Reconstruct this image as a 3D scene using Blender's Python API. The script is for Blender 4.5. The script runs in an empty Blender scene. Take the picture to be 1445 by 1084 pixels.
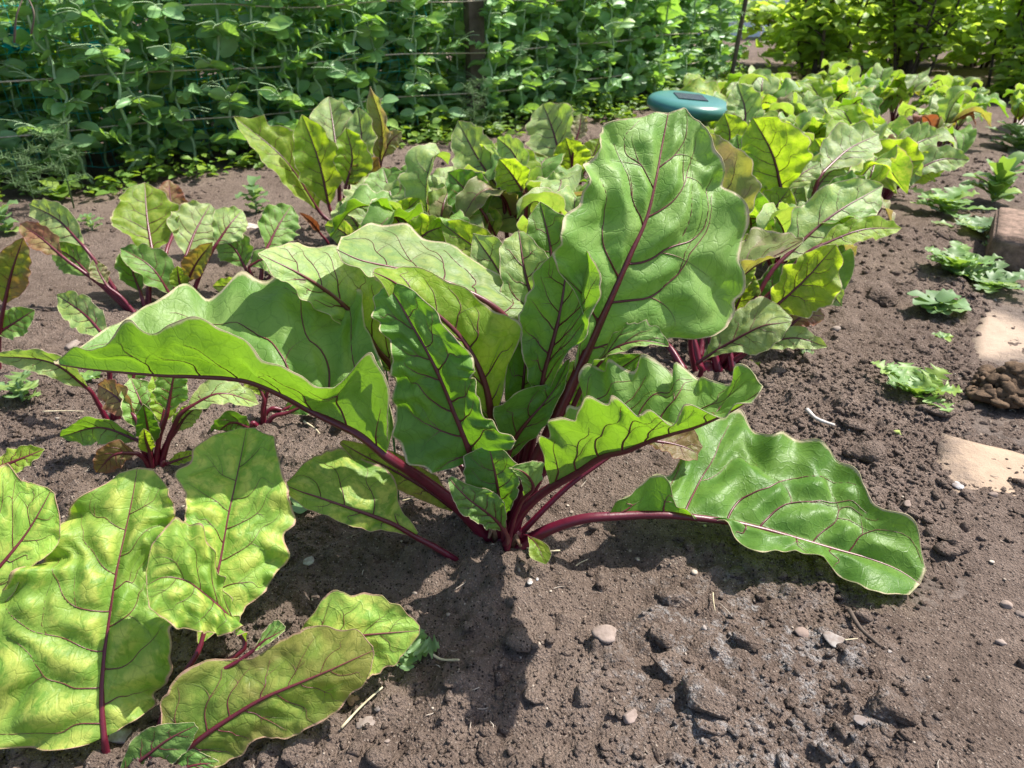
import bpy, math, random
import numpy as np
from mathutils import Vector, Matrix

random.seed(7)
RNG = np.random.default_rng(11)
SC = bpy.context.scene
COL = SC.collection

# ------------------------------------------------------------------ camera model
W, H, F = 1445.0, 1084.0, 1000.0
PITCH = math.radians(30.0)
CH = 0.45
CP, SP = math.cos(PITCH), math.sin(PITCH)


def ray(px, py):
    xr = (px - W / 2) / F
    yu = (H / 2 - py) / F
    return np.array([xr, CP + yu * SP, -SP + yu * CP])


def pt(px, py, Y):
    """the point seen at (px, py) of the photo that stands Y metres in front of the camera's foot"""
    r = ray(px, py)
    return np.array([0, 0, CH]) + r * (Y / r[1])


# ------------------------------------------------------------------ noise
def _hash(ix, iy, seed):
    n = (ix.astype(np.int64) * 374761393 + iy.astype(np.int64) * 668265263 + seed * 144269504) & 0xFFFFFFFF
    n = ((n ^ (n >> 13)) * 1274126177) & 0xFFFFFFFF
    n = n ^ (n >> 16)
    return (n & 0xFFFFFF) / float(0xFFFFFF)


def vnoise(x, y, seed=0):
    x = np.asarray(x, float); y = np.asarray(y, float)
    ix = np.floor(x); iy = np.floor(y)
    fx = x - ix; fy = y - iy
    fx = fx * fx * (3 - 2 * fx); fy = fy * fy * (3 - 2 * fy)
    ix = ix.astype(np.int64); iy = iy.astype(np.int64)
    a = _hash(ix, iy, seed); b = _hash(ix + 1, iy, seed)
    c = _hash(ix, iy + 1, seed); d = _hash(ix + 1, iy + 1, seed)
    return ((a * (1 - fx) + b * fx) * (1 - fy) + (c * (1 - fx) + d * fx) * fy) * 2 - 1


def rough(x, y, f, seed):
    """ridge-free noise on a turned lattice"""
    c, s = math.cos(seed * 1.3), math.sin(seed * 1.3)
    return vnoise((x * c - y * s) * f + 17.3 * seed, (x * s + y * c) * f - 9.1 * seed, seed)


def clods(x, y, cell, present, seed, hscale=0.5):
    """domed crumbs of earth: the highest dome of the neighbouring cells"""
    c, s = math.cos(seed), math.sin(seed)
    X = (x * c - y * s) / cell; Y = (x * s + y * c) / cell
    ix = np.floor(X).astype(np.int64); iy = np.floor(Y).astype(np.int64)
    out = np.zeros_like(X)
    for dx in (-1, 0, 1):
        for dy in (-1, 0, 1):
            jx = ix + dx; jy = iy + dy
            h0 = _hash(jx, jy, seed + 1)
            k1 = (h0 * 91.7) % 1.0; k2 = (h0 * 577.3) % 1.0; k3 = (h0 * 1931.1) % 1.0; k4 = (h0 * 4799.9) % 1.0; k5 = (h0 * 7919.3) % 1.0
            ux = X - jx - k1; uy = Y - jy - k2
            r = 0.22 + 0.55 * k3 * k3
            ca = np.cos(k5 * 3.14); sa = np.sin(k5 * 3.14); el = 0.8 + 0.4 * k4
            q2 = (((ux * ca + uy * sa) * el) ** 2 + ((uy * ca - ux * sa) / el) ** 2) / (r * r)
            h = np.where((h0 < present) & (q2 < 1), r * np.sqrt(np.clip(1 - q2 * q2 ** .2, 0, 1)) * (0.6 + 0.4 * k4), 0)
            out = np.maximum(out, h)
    return out * cell * hscale


HB = pt(712, 762, 0.495)
PATH_P = np.array([0.256, 0.276]); PATH_D = np.array([0.535, 0.845]); PATH_N = np.array([0.845, -0.535])


def path_dist(x, y):
    return (x - PATH_P[0]) * PATH_N[0] + (y - PATH_P[1]) * PATH_N[1]


def height(x, y):
    x = np.asarray(x, float); y = np.asarray(y, float)
    h = 0.011 * rough(x, y, 3.0, 1) + 0.008 * rough(x, y, 9.0, 2)
    far = np.clip((6.0 - y) / 3.0, 0, 1)
    h = h * far
    pdist = path_dist(x, y)
    path = np.clip((pdist + 0.03) / 0.05, 0, 1)
    clod = 0.55 + 0.45 * rough(x, y, 5.0, 9)
    smooth_left = np.clip((-0.45 - x) / 0.2, 0, 1) * np.clip((y - 0.85) / 0.2, 0, 1)
    k = (1 - 0.55 * path) * (1 - 0.6 * smooth_left) * far
    h = h + k * clod * (0.0085 * np.abs(rough(x, y, 27.0, 3)) + 0.0055 * np.abs(rough(x, y, 62.0, 4))
                        + 0.0030 * np.abs(rough(x, y, 140.0, 5)) + 0.0012 * rough(x, y, 300.0, 6) - 0.006)
    near = np.clip((3.5 - y) / 1.0, 0, 1)
    patch = np.clip(0.85 + 0.6 * rough(x, y, 6.5, 14), 0.35, 1.3)
    wob = 0.35
    xw = x + 0.004 * wob * rough(x, y, 160.0, 15); yw = y + 0.004 * wob * rough(x, y, 160.0, 16)
    kc = (1 - 0.6 * path) * (1 - 0.75 * smooth_left) * near * patch
    mk = (y > 0.1) & (y < 3.5) & (np.abs(x) < 2.6)
    if mk.any():
        a, b = xw[mk], yw[mk]
        ex = np.zeros_like(h)
        ex[mk] = clods(a, b, 0.034, 0.42, 40, 0.40) + clods(a, b, 0.016, 0.62, 50, 0.55)
        mk2 = mk & (y < 1.1) & (np.abs(x) < 0.8)
        ex[mk2] += clods(xw[mk2], yw[mk2], 0.0080, 0.75, 60, 0.65)
        h = h + kc * ex
    d2 = (x - HB[0]) ** 2 + (y - HB[1]) ** 2
    h = h + 0.018 * np.exp(-d2 / 0.0045) - 0.006 * path * np.clip(1 - np.abs(pdist - 0.5), 0.4, 1)
    return h


def hz(x, y):
    return float(height(np.array([x]), np.array([y]))[0])


def ptz(px, py, z):
    r = ray(px, py)
    return np.array([0, 0, CH]) + r * ((CH - z) / -r[2])


def P3(a):
    if len(a) == 4:
        p = ptz(a[0], a[1], a[2]); p = ptz(a[0], a[1], a[2] + GZ(p[0], p[1])); return p
    return pt(*a)


def GZ(x, y):
    """the lie of the soil around (x, y), its crumbs left out"""
    xs = np.array([x - .02, x, x + .02, x, x]); ys = np.array([y, y, y, y - .02, y + .02])
    return float(np.mean(height(xs, ys)))


def gnd(px, py):
    r = ray(px, py)
    z = 0.0
    for _ in range(4):
        t = (CH - z) / -r[2]
        x, y = r[0] * t, r[1] * t
        z = hz(x, y)
    return np.array([x, y, z])


# ------------------------------------------------------------------ object helpers
def mesh_obj(name, verts, faces, mats, parent=None, smooth=True, attrs=None, uv=None, fmat=None):
    me = bpy.data.meshes.new(name)
    verts = np.asarray(verts, float)
    if isinstance(faces, np.ndarray):
        nf, k = faces.shape
        me.vertices.add(len(verts)); me.vertices.foreach_set('co', verts.ravel().astype(np.float32))
        me.loops.add(nf * k); me.loops.foreach_set('vertex_index', faces.ravel().astype(np.int32))
        me.polygons.add(nf); me.polygons.foreach_set('loop_start', np.arange(0, nf * k, k, dtype=np.int32))
        me.update(calc_edges=True); me.validate()
    else:
        me.from_pydata([tuple(v) for v in verts], [], [tuple(int(i) for i in f) for f in faces])
    if smooth:
        me.polygons.foreach_set('use_smooth', np.ones(len(me.polygons), dtype=bool))
    for m in (mats if isinstance(mats, (list, tuple)) else [mats]):
        me.materials.append(m)
    if fmat is not None:
        me.polygons.foreach_set('material_index', np.asarray(fmat, dtype=np.int32))
    for k, a in (attrs or {}).items():
        at = me.attributes.new(k, 'FLOAT', 'POINT')
        at.data.foreach_set('value', np.asarray(a, dtype=np.float32))
    if uv is not None:
        at = me.attributes.new('leafco', 'FLOAT_VECTOR', 'POINT')
        v3 = np.zeros((len(verts), 3), np.float32); v3[:, :2] = uv
        at.data.foreach_set('vector', v3.ravel())
    o = bpy.data.objects.new(name, me)
    COL.objects.link(o)
    if parent is not None:
        o.parent = parent
        o.matrix_parent_inverse = Matrix.Identity(4)
    return o


def empty(name, loc, label, cat, group=None):
    o = bpy.data.objects.new(name, None)
    COL.objects.link(o)
    o.location = tuple(loc); o.empty_display_size = 0.02
    o['label'] = label; o['category'] = cat
    if group: o['group'] = group
    return o


def tag(o, label, cat, group=None):
    o['label'] = label; o['category'] = cat
    if group: o['group'] = group
    return o


class MB:
    """collects tubes and sheets; build() links them as one mesh object"""
    def __init__(self):
        self.v = []; self.f = []; self.a = []; self.n = 0; self.fm = []

    def add(self, verts, faces, a=0.0, mi=0):
        verts = np.asarray(verts, float)
        self.v.append(verts)
        self.f.extend([tuple(int(i) + self.n for i in f) for f in faces])
        self.fm.extend([mi] * len(faces))
        self.a.append(np.broadcast_to(np.asarray(a, float), (len(verts),)))
        self.n += len(verts)

    def tube(self, P, R, sides=6, a=0.0, mi=0, flat=1.0, cap=True, groove=0.0):
        P = np.asarray(P, float); n = len(P)
        R = np.broadcast_to(np.asarray(R, float), (n,))
        T = np.gradient(P, axis=0); T /= np.linalg.norm(T, axis=1)[:, None] + 1e-12
        ref = np.array([0, 0, 1.0]) if abs(T[0][2]) < 0.9 else np.array([1.0, 0, 0])
        vs = []
        nrm = np.cross(T[0], ref); nrm /= np.linalg.norm(nrm)
        for i in range(n):
            nrm = nrm - T[i] * np.dot(nrm, T[i]); nrm /= np.linalg.norm(nrm) + 1e-12
            b = np.cross(T[i], nrm)
            for k in range(sides):
                an = 2 * math.pi * k / sides
                vs.append(P[i] + R[i] * (1 - groove * (k % 2) + groove * .6 * math.sin(k * 2.1)) * (nrm * math.cos(an) + b * math.sin(an) * flat))
        fs = []
        for i in range(n - 1):
            for k in range(sides):
                k2 = (k + 1) % sides
                fs.append((i * sides + k, i * sides + k2, (i + 1) * sides + k2, (i + 1) * sides + k))
        if cap:
            fs.append(tuple(range(sides))[::-1]); fs.append(tuple((n - 1) * sides + k for k in range(sides)))
        aa = np.repeat(np.broadcast_to(np.asarray(a, float), (n,)), sides)
        self.add(vs, fs, aa, mi)

    def build(self, name, mats, parent=None, smooth=True):
        v = np.concatenate(self.v)
        return mesh_obj(name, v, self.f, mats, parent, smooth, {'fade': np.concatenate(self.a)}, None, self.fm)


def cr(P, t_out, t_in=None):
    """smooth curve through the points P"""
    P = np.asarray(P, float)
    if t_in is None:
        P = np.array([p for i, p in enumerate(P) if i == 0 or np.linalg.norm(p - P[i - 1]) > 1e-7])
    n = len(P)
    if t_in is None:
        t_in = np.concatenate([[0], np.cumsum(np.linalg.norm(np.diff(P, axis=0), axis=1))]); t_in /= t_in[-1]
    D = np.zeros_like(P)
    for i in range(n):
        if i == 0: D[i] = (P[1] - P[0]) / (t_in[1] - t_in[0])
        elif i == n - 1: D[i] = (P[-1] - P[-2]) / (t_in[-1] - t_in[-2])
        else:
            h0, h1 = t_in[i] - t_in[i - 1], t_in[i + 1] - t_in[i]
            D[i] = ((P[i] - P[i - 1]) / h0 * h1 + (P[i + 1] - P[i]) / h1 * h0) / (h0 + h1)
    out = []
    for t in np.atleast_1d(t_out):
        i = int(np.clip(np.searchsorted(t_in, t) - 1, 0, n - 2))
        h = t_in[i + 1] - t_in[i]; s = (t - t_in[i]) / h
        out.append((2 * s**3 - 3 * s**2 + 1) * P[i] + (s**3 - 2 * s**2 + s) * h * D[i]
                   + (-2 * s**3 + 3 * s**2) * P[i + 1] + (s**3 - s**2) * h * D[i + 1])
    return np.array(out)


# ------------------------------------------------------------------ materials
def new_mat(name):
    m = bpy.data.materials.new(name); m.use_nodes = True
    nt = m.node_tree
    for n in list(nt.nodes): nt.nodes.remove(n)
    return m, nt


class NT:
    def __init__(self, nt): self.nt = nt

    def n(self, typ, **kw):
        nd = self.nt.nodes.new(typ)
        for k, v in kw.items():
            if k.startswith('i_'):
                key = k[2:]
                key = int(key) if key.isdigit() else key.replace('_', ' ')
                if isinstance(v, bpy.types.NodeSocket): self.nt.links.new(v, nd.inputs[key])
                else: nd.inputs[key].default_value = v
            else: setattr(nd, k, v)
        return nd

    def math(self, op, a, b=None, clamp=False):
        nd = self.nt.nodes.new('ShaderNodeMath'); nd.operation = op; nd.use_clamp = clamp
        for i, v in enumerate((a, b)):
            if v is None: continue
            if isinstance(v, bpy.types.NodeSocket): self.nt.links.new(v, nd.inputs[i])
            else: nd.inputs[i].default_value = v
        return nd.outputs[0]

    def ss(self, x, a, b):
        nd = self.nt.nodes.new('ShaderNodeMapRange'); nd.interpolation_type = 'SMOOTHSTEP'
        self.nt.links.new(x, nd.inputs[0])
        nd.inputs[1].default_value = a; nd.inputs[2].default_value = b
        return nd.outputs[0]

    def mix(self, fac, a, b, blend='MIX'):
        nd = self.nt.nodes.new('ShaderNodeMix'); nd.data_type = 'RGBA'; nd.blend_type = blend
        for idx, v in ((0, fac), (6, a), (7, b)):
            if isinstance(v, bpy.types.NodeSocket): self.nt.links.new(v, nd.inputs[idx])
            elif idx == 0: nd.inputs[0].default_value = v
            else: nd.inputs[idx].default_value = (*v, 1) if len(v) == 3 else v
        return nd.outputs[2]

    def noise(self, vec, scale, detail=3.0, rough=0.55, dist=0.0):
        nd = self.n('ShaderNodeTexNoise', i_Scale=scale, i_Detail=detail, i_Roughness=rough, i_Distortion=dist)
        if vec is not None: self.nt.links.new(vec, nd.inputs['Vector'])
        return nd.outputs[0]


def leaf_mat(name, base, dark, trans, yellow=0.0, red=0.0, brown=0.0, edge=(0.66, 0.56, 0.36), tw=0.42, rough=0.50, spots=0.6, tert=1.0):
    m, nt = new_mat(name); k = NT(nt)
    co = k.n('ShaderNodeAttribute', attribute_name='leafco').outputs['Vector']
    vd = k.n('ShaderNodeAttribute', attribute_name='vein').outputs['Fac']
    ed = k.n('ShaderNodeAttribute', attribute_name='edge').outputs['Fac']
    rnd = k.n('ShaderNodeObjectInfo').outputs['Random']
    off = k.n('ShaderNodeVectorMath', operation='ADD')
    nt.links.new(co, off.inputs[0])
    cmb = k.n('ShaderNodeCombineXYZ', i_X=k.math('MULTIPLY', rnd, 37.0), i_Y=k.math('MULTIPLY', rnd, 11.0), i_Z=k.math('MULTIPLY', rnd, 23.0))
    nt.links.new(cmb.outputs[0], off.inputs[1]); v = off.outputs[0]
    n1 = k.noise(v, 28, 4, 0.6)
    n2 = k.noise(v, 95, 3, 0.6)
    col = k.mix(k.ss(n1, 0.35, 0.68), dark, base)
    hue = k.n('ShaderNodeHueSaturation', i_Hue=0.5, i_Saturation=1.0, i_Value=k.math('ADD', k.math('MULTIPLY', rnd, 0.35), 0.82), i_Color=col)
    col = hue.outputs[0]
    tcol = k.mix(k.ss(n1, 0.3, 0.7), tuple(c * 0.82 for c in trans), trans)
    # paler stripe beside the veins and yellowing between them
    if yellow > 0:
        n1b = k.noise(v, 58, 5, 0.6); n2b = k.noise(v, 190, 3, 0.6)
        yf = k.math('MULTIPLY', k.math('MULTIPLY', k.ss(vd, 0.015, 0.085), k.ss(k.math('ADD', n1b, k.math('MULTIPLY', n2b, 0.5)), 0.66, 0.86)), yellow)
        col = k.mix(yf, col, (0.62, 0.66, 0.14)); tcol = k.mix(yf, tcol, (0.75, 0.80, 0.08))
    if red > 0:
        rf = k.math('MULTIPLY', k.math('ADD', k.ss(k.noise(v, 22, 3), 0.46, 0.66), k.math('MULTIPLY', k.ss(ed, 0.5, 1.0), 0.6), True), red)
        col = k.mix(rf, col, (0.28, 0.10, 0.07)); tcol = k.mix(rf, tcol, (0.45, 0.13, 0.04))
    if brown > 0:
        bf = k.math('MULTIPLY', k.ss(k.noise(v, 26, 4), 0.44, 0.6), brown)
        col = k.mix(bf, col, (0.36, 0.26, 0.17)); tcol = k.mix(bf, tcol, (0.34, 0.2, 0.09))
    # tertiary net of fine veins
    wv = k.n('ShaderNodeVectorMath', operation='ADD'); nt.links.new(v, wv.inputs[0])
    wn = k.n('ShaderNodeTexNoise', i_Scale=60.0); nt.links.new(v, wn.inputs['Vector'])
    sc = k.n('ShaderNodeVectorMath', operation='SCALE'); nt.links.new(wn.outputs[1], sc.inputs[0]); sc.inputs[3].default_value = 0.012
    nt.links.new(sc.outputs[0], wv.inputs[1])
    vor = k.n('ShaderNodeTexVoronoi', feature='DISTANCE_TO_EDGE', i_Scale=95.0); nt.links.new(wv.outputs[0], vor.inputs['Vector'])
    net = k.math('SUBTRACT', 1.0, k.ss(vor.outputs[0], 0.0, 0.07))
    vor2 = k.n('ShaderNodeTexVoronoi', feature='DISTANCE_TO_EDGE', i_Scale=310.0); nt.links.new(wv.outputs[0], vor2.inputs['Vector'])
    net2 = k.math('SUBTRACT', 1.0, k.ss(vor2.outputs[0], 0.0, 0.12))
    netf = k.math('MULTIPLY', k.math('ADD', k.math('MULTIPLY', net, 0.20), k.math('MULTIPLY', net2, 0.08)), tert)
    col = k.mix(netf, col, tuple(c * 0.55 for c in dark)); tcol = k.mix(netf, tcol, tuple(c * 0.4 for c in trans))
    # spots
    if spots > 0:
        vs = k.n('ShaderNodeTexVoronoi', feature='F1', i_Scale=34.0); nt.links.new(v, vs.inputs['Vector'])
        rr = k.n('ShaderNodeSeparateColor'); nt.links.new(vs.outputs['Color'], rr.inputs[0])
        big = k.math('MULTIPLY', k.ss(rr.outputs[0], 0.86, 0.99), 0.10)
        sp = k.math('MULTIPLY', k.math('GREATER_THAN', big, vs.outputs['Distance']), spots)
        col = k.mix(sp, col, (0.16, 0.09, 0.05)); tcol = k.mix(sp, tcol, (0.12, 0.05, 0.02))
    # rim of the leaf
    ef = k.ss(k.math('ADD', ed, k.math('MULTIPLY', k.math('SUBTRACT', n2, 0.5), 0.08)), 0.955, 0.998)
    col = k.mix(ef, col, edge); tcol = k.mix(ef, tcol, tuple(c * 0.8 for c in edge))
    # relief
    n3 = k.noise(v, 240, 2, 0.5)
    hgt = k.math('ADD', k.math('ADD', k.math('MULTIPLY', n2, 0.9), k.math('MULTIPLY', n3, 0.45)), k.math('MULTIPLY', k.math('ADD', net, k.math('MULTIPLY', net2, 0.4)), -0.22))
    bump = k.n('ShaderNodeBump', i_Strength=0.6, i_Distance=0.0012, i_Height=hgt)
    pr = k.n('ShaderNodeBsdfPrincipled', i_Base_Color=col, i_Normal=bump.outputs[0])
    nt.links.new(k.math('ADD', k.math('MULTIPLY', n2, 0.22), rough - 0.11), pr.inputs['Roughness'])
    pr.inputs['Specular IOR Level'].default_value = 0.42
    tr = k.n('ShaderNodeBsdfTranslucent', i_Color=tcol, i_Normal=bump.outputs[0])
    mx = k.n('ShaderNodeMixShader', i_0=tw)
    nt.links.new(pr.outputs[0], mx.inputs[1]); nt.links.new(tr.outputs[0], mx.inputs[2])
    out = k.n('ShaderNodeOutputMaterial'); nt.links.new(mx.outputs[0], out.inputs[0])
    return m


LM = {
    'green': leaf_mat('beet_green', (0.262, 0.412, 0.108), (0.148, 0.300, 0.055), (0.27, 0.52, 0.016)),
    'deep': leaf_mat('beet_deep_green', (0.155, 0.305, 0.050), (0.088, 0.205, 0.034), (0.20, 0.43, 0.014)),
    'vivid': leaf_mat('beet_vivid_green', (0.185, 0.355, 0.055), (0.105, 0.250, 0.034), (0.26, 0.52, 0.014), rough=0.45),
    'pale': leaf_mat('beet_pale_green', (0.350, 0.460, 0.190), (0.225, 0.365, 0.105), (0.42, 0.66, 0.050), yellow=0.25, brown=0.12),
    'yellow': leaf_mat('beet_yellow_green', (0.300, 0.440, 0.050), (0.200, 0.350, 0.035), (0.48, 0.70, 0.018), yellow=0.3, tw=0.55),
    'mottle': leaf_mat('beet_mottled', (0.330, 0.500, 0.085), (0.190, 0.370, 0.050), (0.40, 0.66, 0.022), yellow=0.66, spots=0.8, edge=(0.60, 0.38, 0.27)),
    'redtint': leaf_mat('beet_red_tinged', (0.210, 0.290, 0.055), (0.130, 0.210, 0.040), (0.50, 0.52, 0.030), red=0.55, edge=(0.40, 0.16, 0.12), spots=1.0),
    'pink': leaf_mat('beet_pink_tinged', (0.300, 0.230, 0.090), (0.240, 0.190, 0.070), (0.45, 0.30, 0.06), red=0.75, edge=(0.40, 0.16, 0.13), spots=0.5),
    'tan': leaf_mat('beet_tan_edged', (0.260, 0.330, 0.110), (0.180, 0.250, 0.070), (0.50, 0.52, 0.06), brown=0.7, red=0.15),
    'brown': leaf_mat('beet_dried', (0.300, 0.120, 0.050), (0.200, 0.070, 0.035), (0.42, 0.12, 0.03), brown=0.5, edge=(0.3, 0.15, 0.08), tw=0.35, spots=0.0),
    'olive': leaf_mat('beet_olive_shaded', (0.220, 0.340, 0.050), (0.150, 0.250, 0.035), (0.42, 0.62, 0.020), red=0.35, yellow=0.3, edge=(0.60, 0.38, 0.27), spots=1.0),
}


def stalk_mat():
    m, nt = new_mat('beet_stalk_red'); k = NT(nt)
    fd = k.n('ShaderNodeAttribute', attribute_name='fade').outputs['Fac']
    tc = k.n('ShaderNodeTexCoord').outputs['Object']
    n1 = k.noise(tc, 180, 3)
    c = k.mix(k.ss(fd, 0.0, 0.55), (0.125, 0.005, 0.024), (0.100, 0.014, 0.020))
    c = k.mix(k.ss(fd, 0.5, 0.85), c, (0.165, 0.055, 0.045))
    c = k.mix(k.ss(fd, 0.85, 1.0), c, (0.15, 0.22, 0.05))
    c = k.mix(k.math('MULTIPLY', k.ss(n1, 0.4, 0.75), 0.4), c, (0.07, 0.006, 0.015))
    b = k.n('ShaderNodeBump', i_Strength=0.3, i_Distance=0.001, i_Height=n1)
    pr = k.n('ShaderNodeBsdfPrincipled', i_Base_Color=c, i_Roughness=0.38, i_Normal=b.outputs[0])
    pr.inputs['Subsurface Weight'].default_value = 0.15
    pr.inputs['Subsurface Radius'].default_value = (0.004, 0.0008, 0.0008)
    pr.inputs['Subsurface Scale'].default_value = 0.5
    out = k.n('ShaderNodeOutputMaterial'); nt.links.new(pr.outputs[0], out.inputs[0])
    return m


M_STALK = stalk_mat()


def simple_leaf(name, base, trans, tw=0.4, rough=0.5, scale=9.0, var=0.5):
    m, nt = new_mat(name); k = NT(nt)
    tc = k.n('ShaderNodeTexCoord').outputs['Object']
    n1 = k.noise(tc, scale, 3); n2 = k.noise(tc, scale * 14, 2)
    f = k.ss(n1, 0.3, 0.7)
    c = k.mix(f, tuple(x * (1 - var) for x in base), tuple(x * (1 + var * 0.6) for x in base))
    rd = k.n('ShaderNodeAttribute', attribute_name='rnd').outputs['Fac']
    f = k.math('ADD', k.math('MULTIPLY', f, 0.45), k.math('MULTIPLY', rd, 0.6))
    c = k.mix(f, tuple(x * (1 - var) for x in base), tuple(x * (1 + var * 0.6) for x in base))
    c = k.mix(k.math('MULTIPLY', k.ss(rd, 0.72, 0.95), 0.6), c, (base[1] * 0.95, base[1] * 1.25, base[2] * 0.5))
    c = k.mix(k.math('MULTIPLY', k.ss(n2, 0.4, 0.7), 0.3), c, (base[0] * 1.7, base[1] * 1.25, base[2]))
    t = k.mix(f, tuple(x * (1 - var * 0.5) for x in trans), trans)
    pr = k.n('ShaderNodeBsdfPrincipled', i_Base_Color=c, i_Roughness=rough)
    tr = k.n('ShaderNodeBsdfTranslucent', i_Color=t)
    mx = k.n('ShaderNodeMixShader', i_0=tw)
    nt.links.new(pr.outputs[0], mx.inputs[1]); nt.links.new(tr.outputs[0], mx.inputs[2])
    out = k.n('ShaderNodeOutputMaterial'); nt.links.new(mx.outputs[0], out.inputs[0])
    return m


def simple_mat(name, a, b, scale, rough=0.8, bump=0.4, dist=0.002, spec=0.3, detail=5):
    m, nt = new_mat(name); k = NT(nt)
    tc = k.n('ShaderNodeTexCoord').outputs['Object']
    n1 = k.noise(tc, scale, detail, 0.65)
    c = k.mix(k.ss(n1, 0.3, 0.7), a, b)
    bp = k.n('ShaderNodeBump', i_Strength=bump, i_Distance=dist, i_Height=n1)
    pr = k.n('ShaderNodeBsdfPrincipled', i_Base_Color=c, i_Roughness=rough, i_Normal=bp.outputs[0])
    pr.inputs['Specular IOR Level'].default_value = spec
    out = k.n('ShaderNodeOutputMaterial'); nt.links.new(pr.outputs[0], out.inputs[0])
    return m


def soil_mat(name='garden_soil', stained=True):
    m, nt = new_mat(name); k = NT(nt)
    geo = k.n('ShaderNodeNewGeometry').outputs['Position']
    n0 = k.noise(geo, 4.0, 4); n1 = k.noise(geo, 40.0, 6, 0.7); n2 = k.noise(geo, 260.0, 5, 0.7); n3 = k.noise(geo, 900.0, 3, 0.7)
    c = k.mix(k.ss(n1, 0.3, 0.72), (0.134, 0.095, 0.074), (0.258, 0.192, 0.154))
    c = k.mix(k.math('MULTIPLY', k.ss(n0, 0.4, 0.65), 0.55), c, (0.305, 0.232, 0.190))
    c = k.mix(k.math('MULTIPLY', k.ss(n2, 0.45, 0.75), 0.5), c, (0.330, 0.258, 0.215))
    c = k.mix(k.math('MULTIPLY', k.ss(n3, 0.55, 0.35), 0.4), c, (0.060, 0.043, 0.034))
    # pale grit and tiny flecks
    vo = k.n('ShaderNodeTexVoronoi', feature='F1', i_Scale=130.0); nt.links.new(geo, vo.inputs['Vector'])
    sp = k.n('ShaderNodeSeparateColor'); nt.links.new(vo.outputs['Color'], sp.inputs[0])
    fl = k.math('MULTIPLY', k.math('GREATER_THAN', sp.outputs[0], 0.955), k.math('LESS_THAN', vo.outputs['Distance'], 0.19))
    c = k.mix(fl, c, (0.42, 0.33, 0.26))
    vo2 = k.n('ShaderNodeTexVoronoi', feature='F1', i_Scale=420.0); nt.links.new(geo, vo2.inputs['Vector'])
    sp2 = k.n('ShaderNodeSeparateColor'); nt.links.new(vo2.outputs['Color'], sp2.inputs[0])
    c = k.mix(k.math('MULTIPLY', k.math('GREATER_THAN', sp2.outputs[1], 0.80), k.math('LESS_THAN', vo2.outputs['Distance'], 0.33)), c, (0.36, 0.29, 0.24))
    c = k.mix(k.math('MULTIPLY', k.math('GREATER_THAN', sp2.outputs[0], 0.80), k.math('LESS_THAN', vo2.outputs['Distance'], 0.38)), c, (0.055, 0.040, 0.032))
    if stained:
        # white crust on the soil in the front of the bed, beside the path
        d = k.n('ShaderNodeVectorMath', operation='DISTANCE'); nt.links.new(geo, d.inputs[0]); d.inputs[1].default_value = (0.175, 0.345, 0.0)
        wf = k.math('MULTIPLY', k.math('SUBTRACT', 1.0, k.ss(d.outputs['Value'], 0.05, 0.150)),
                    k.math('MULTIPLY', k.ss(k.noise(geo, 45.0, 5, 0.75), 0.47, 0.64), k.ss(n2, 0.39, 0.58)))
        c = k.mix(k.math('MULTIPLY', wf, 0.75), c, (0.46, 0.44, 0.43))
    hh = k.math('ADD', k.math('MULTIPLY', n2, 1.0), k.math('ADD', k.math('MULTIPLY', n3, 0.5), k.math('MULTIPLY', n1, 1.5)))
    hh = k.math('SUBTRACT', hh, k.math('MULTIPLY', k.math('MINIMUM', vo2.outputs['Distance'], .6), .7))
    bp = k.n('ShaderNodeBump', i_Strength=1.0, i_Distance=0.006, i_Height=hh)
    pr = k.n('ShaderNodeBsdfPrincipled', i_Base_Color=c, i_Roughness=0.95, i_Normal=bp.outputs[0])
    pr.inputs['Specular IOR Level'].default_value = 0.15
    out = k.n('ShaderNodeOutputMaterial'); nt.links.new(pr.outputs[0], out.inputs[0])
    return m


M_SOIL = soil_mat()

# ------------------------------------------------------------------ beet leaves
CAM = np.array([0, 0, CH])


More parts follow.
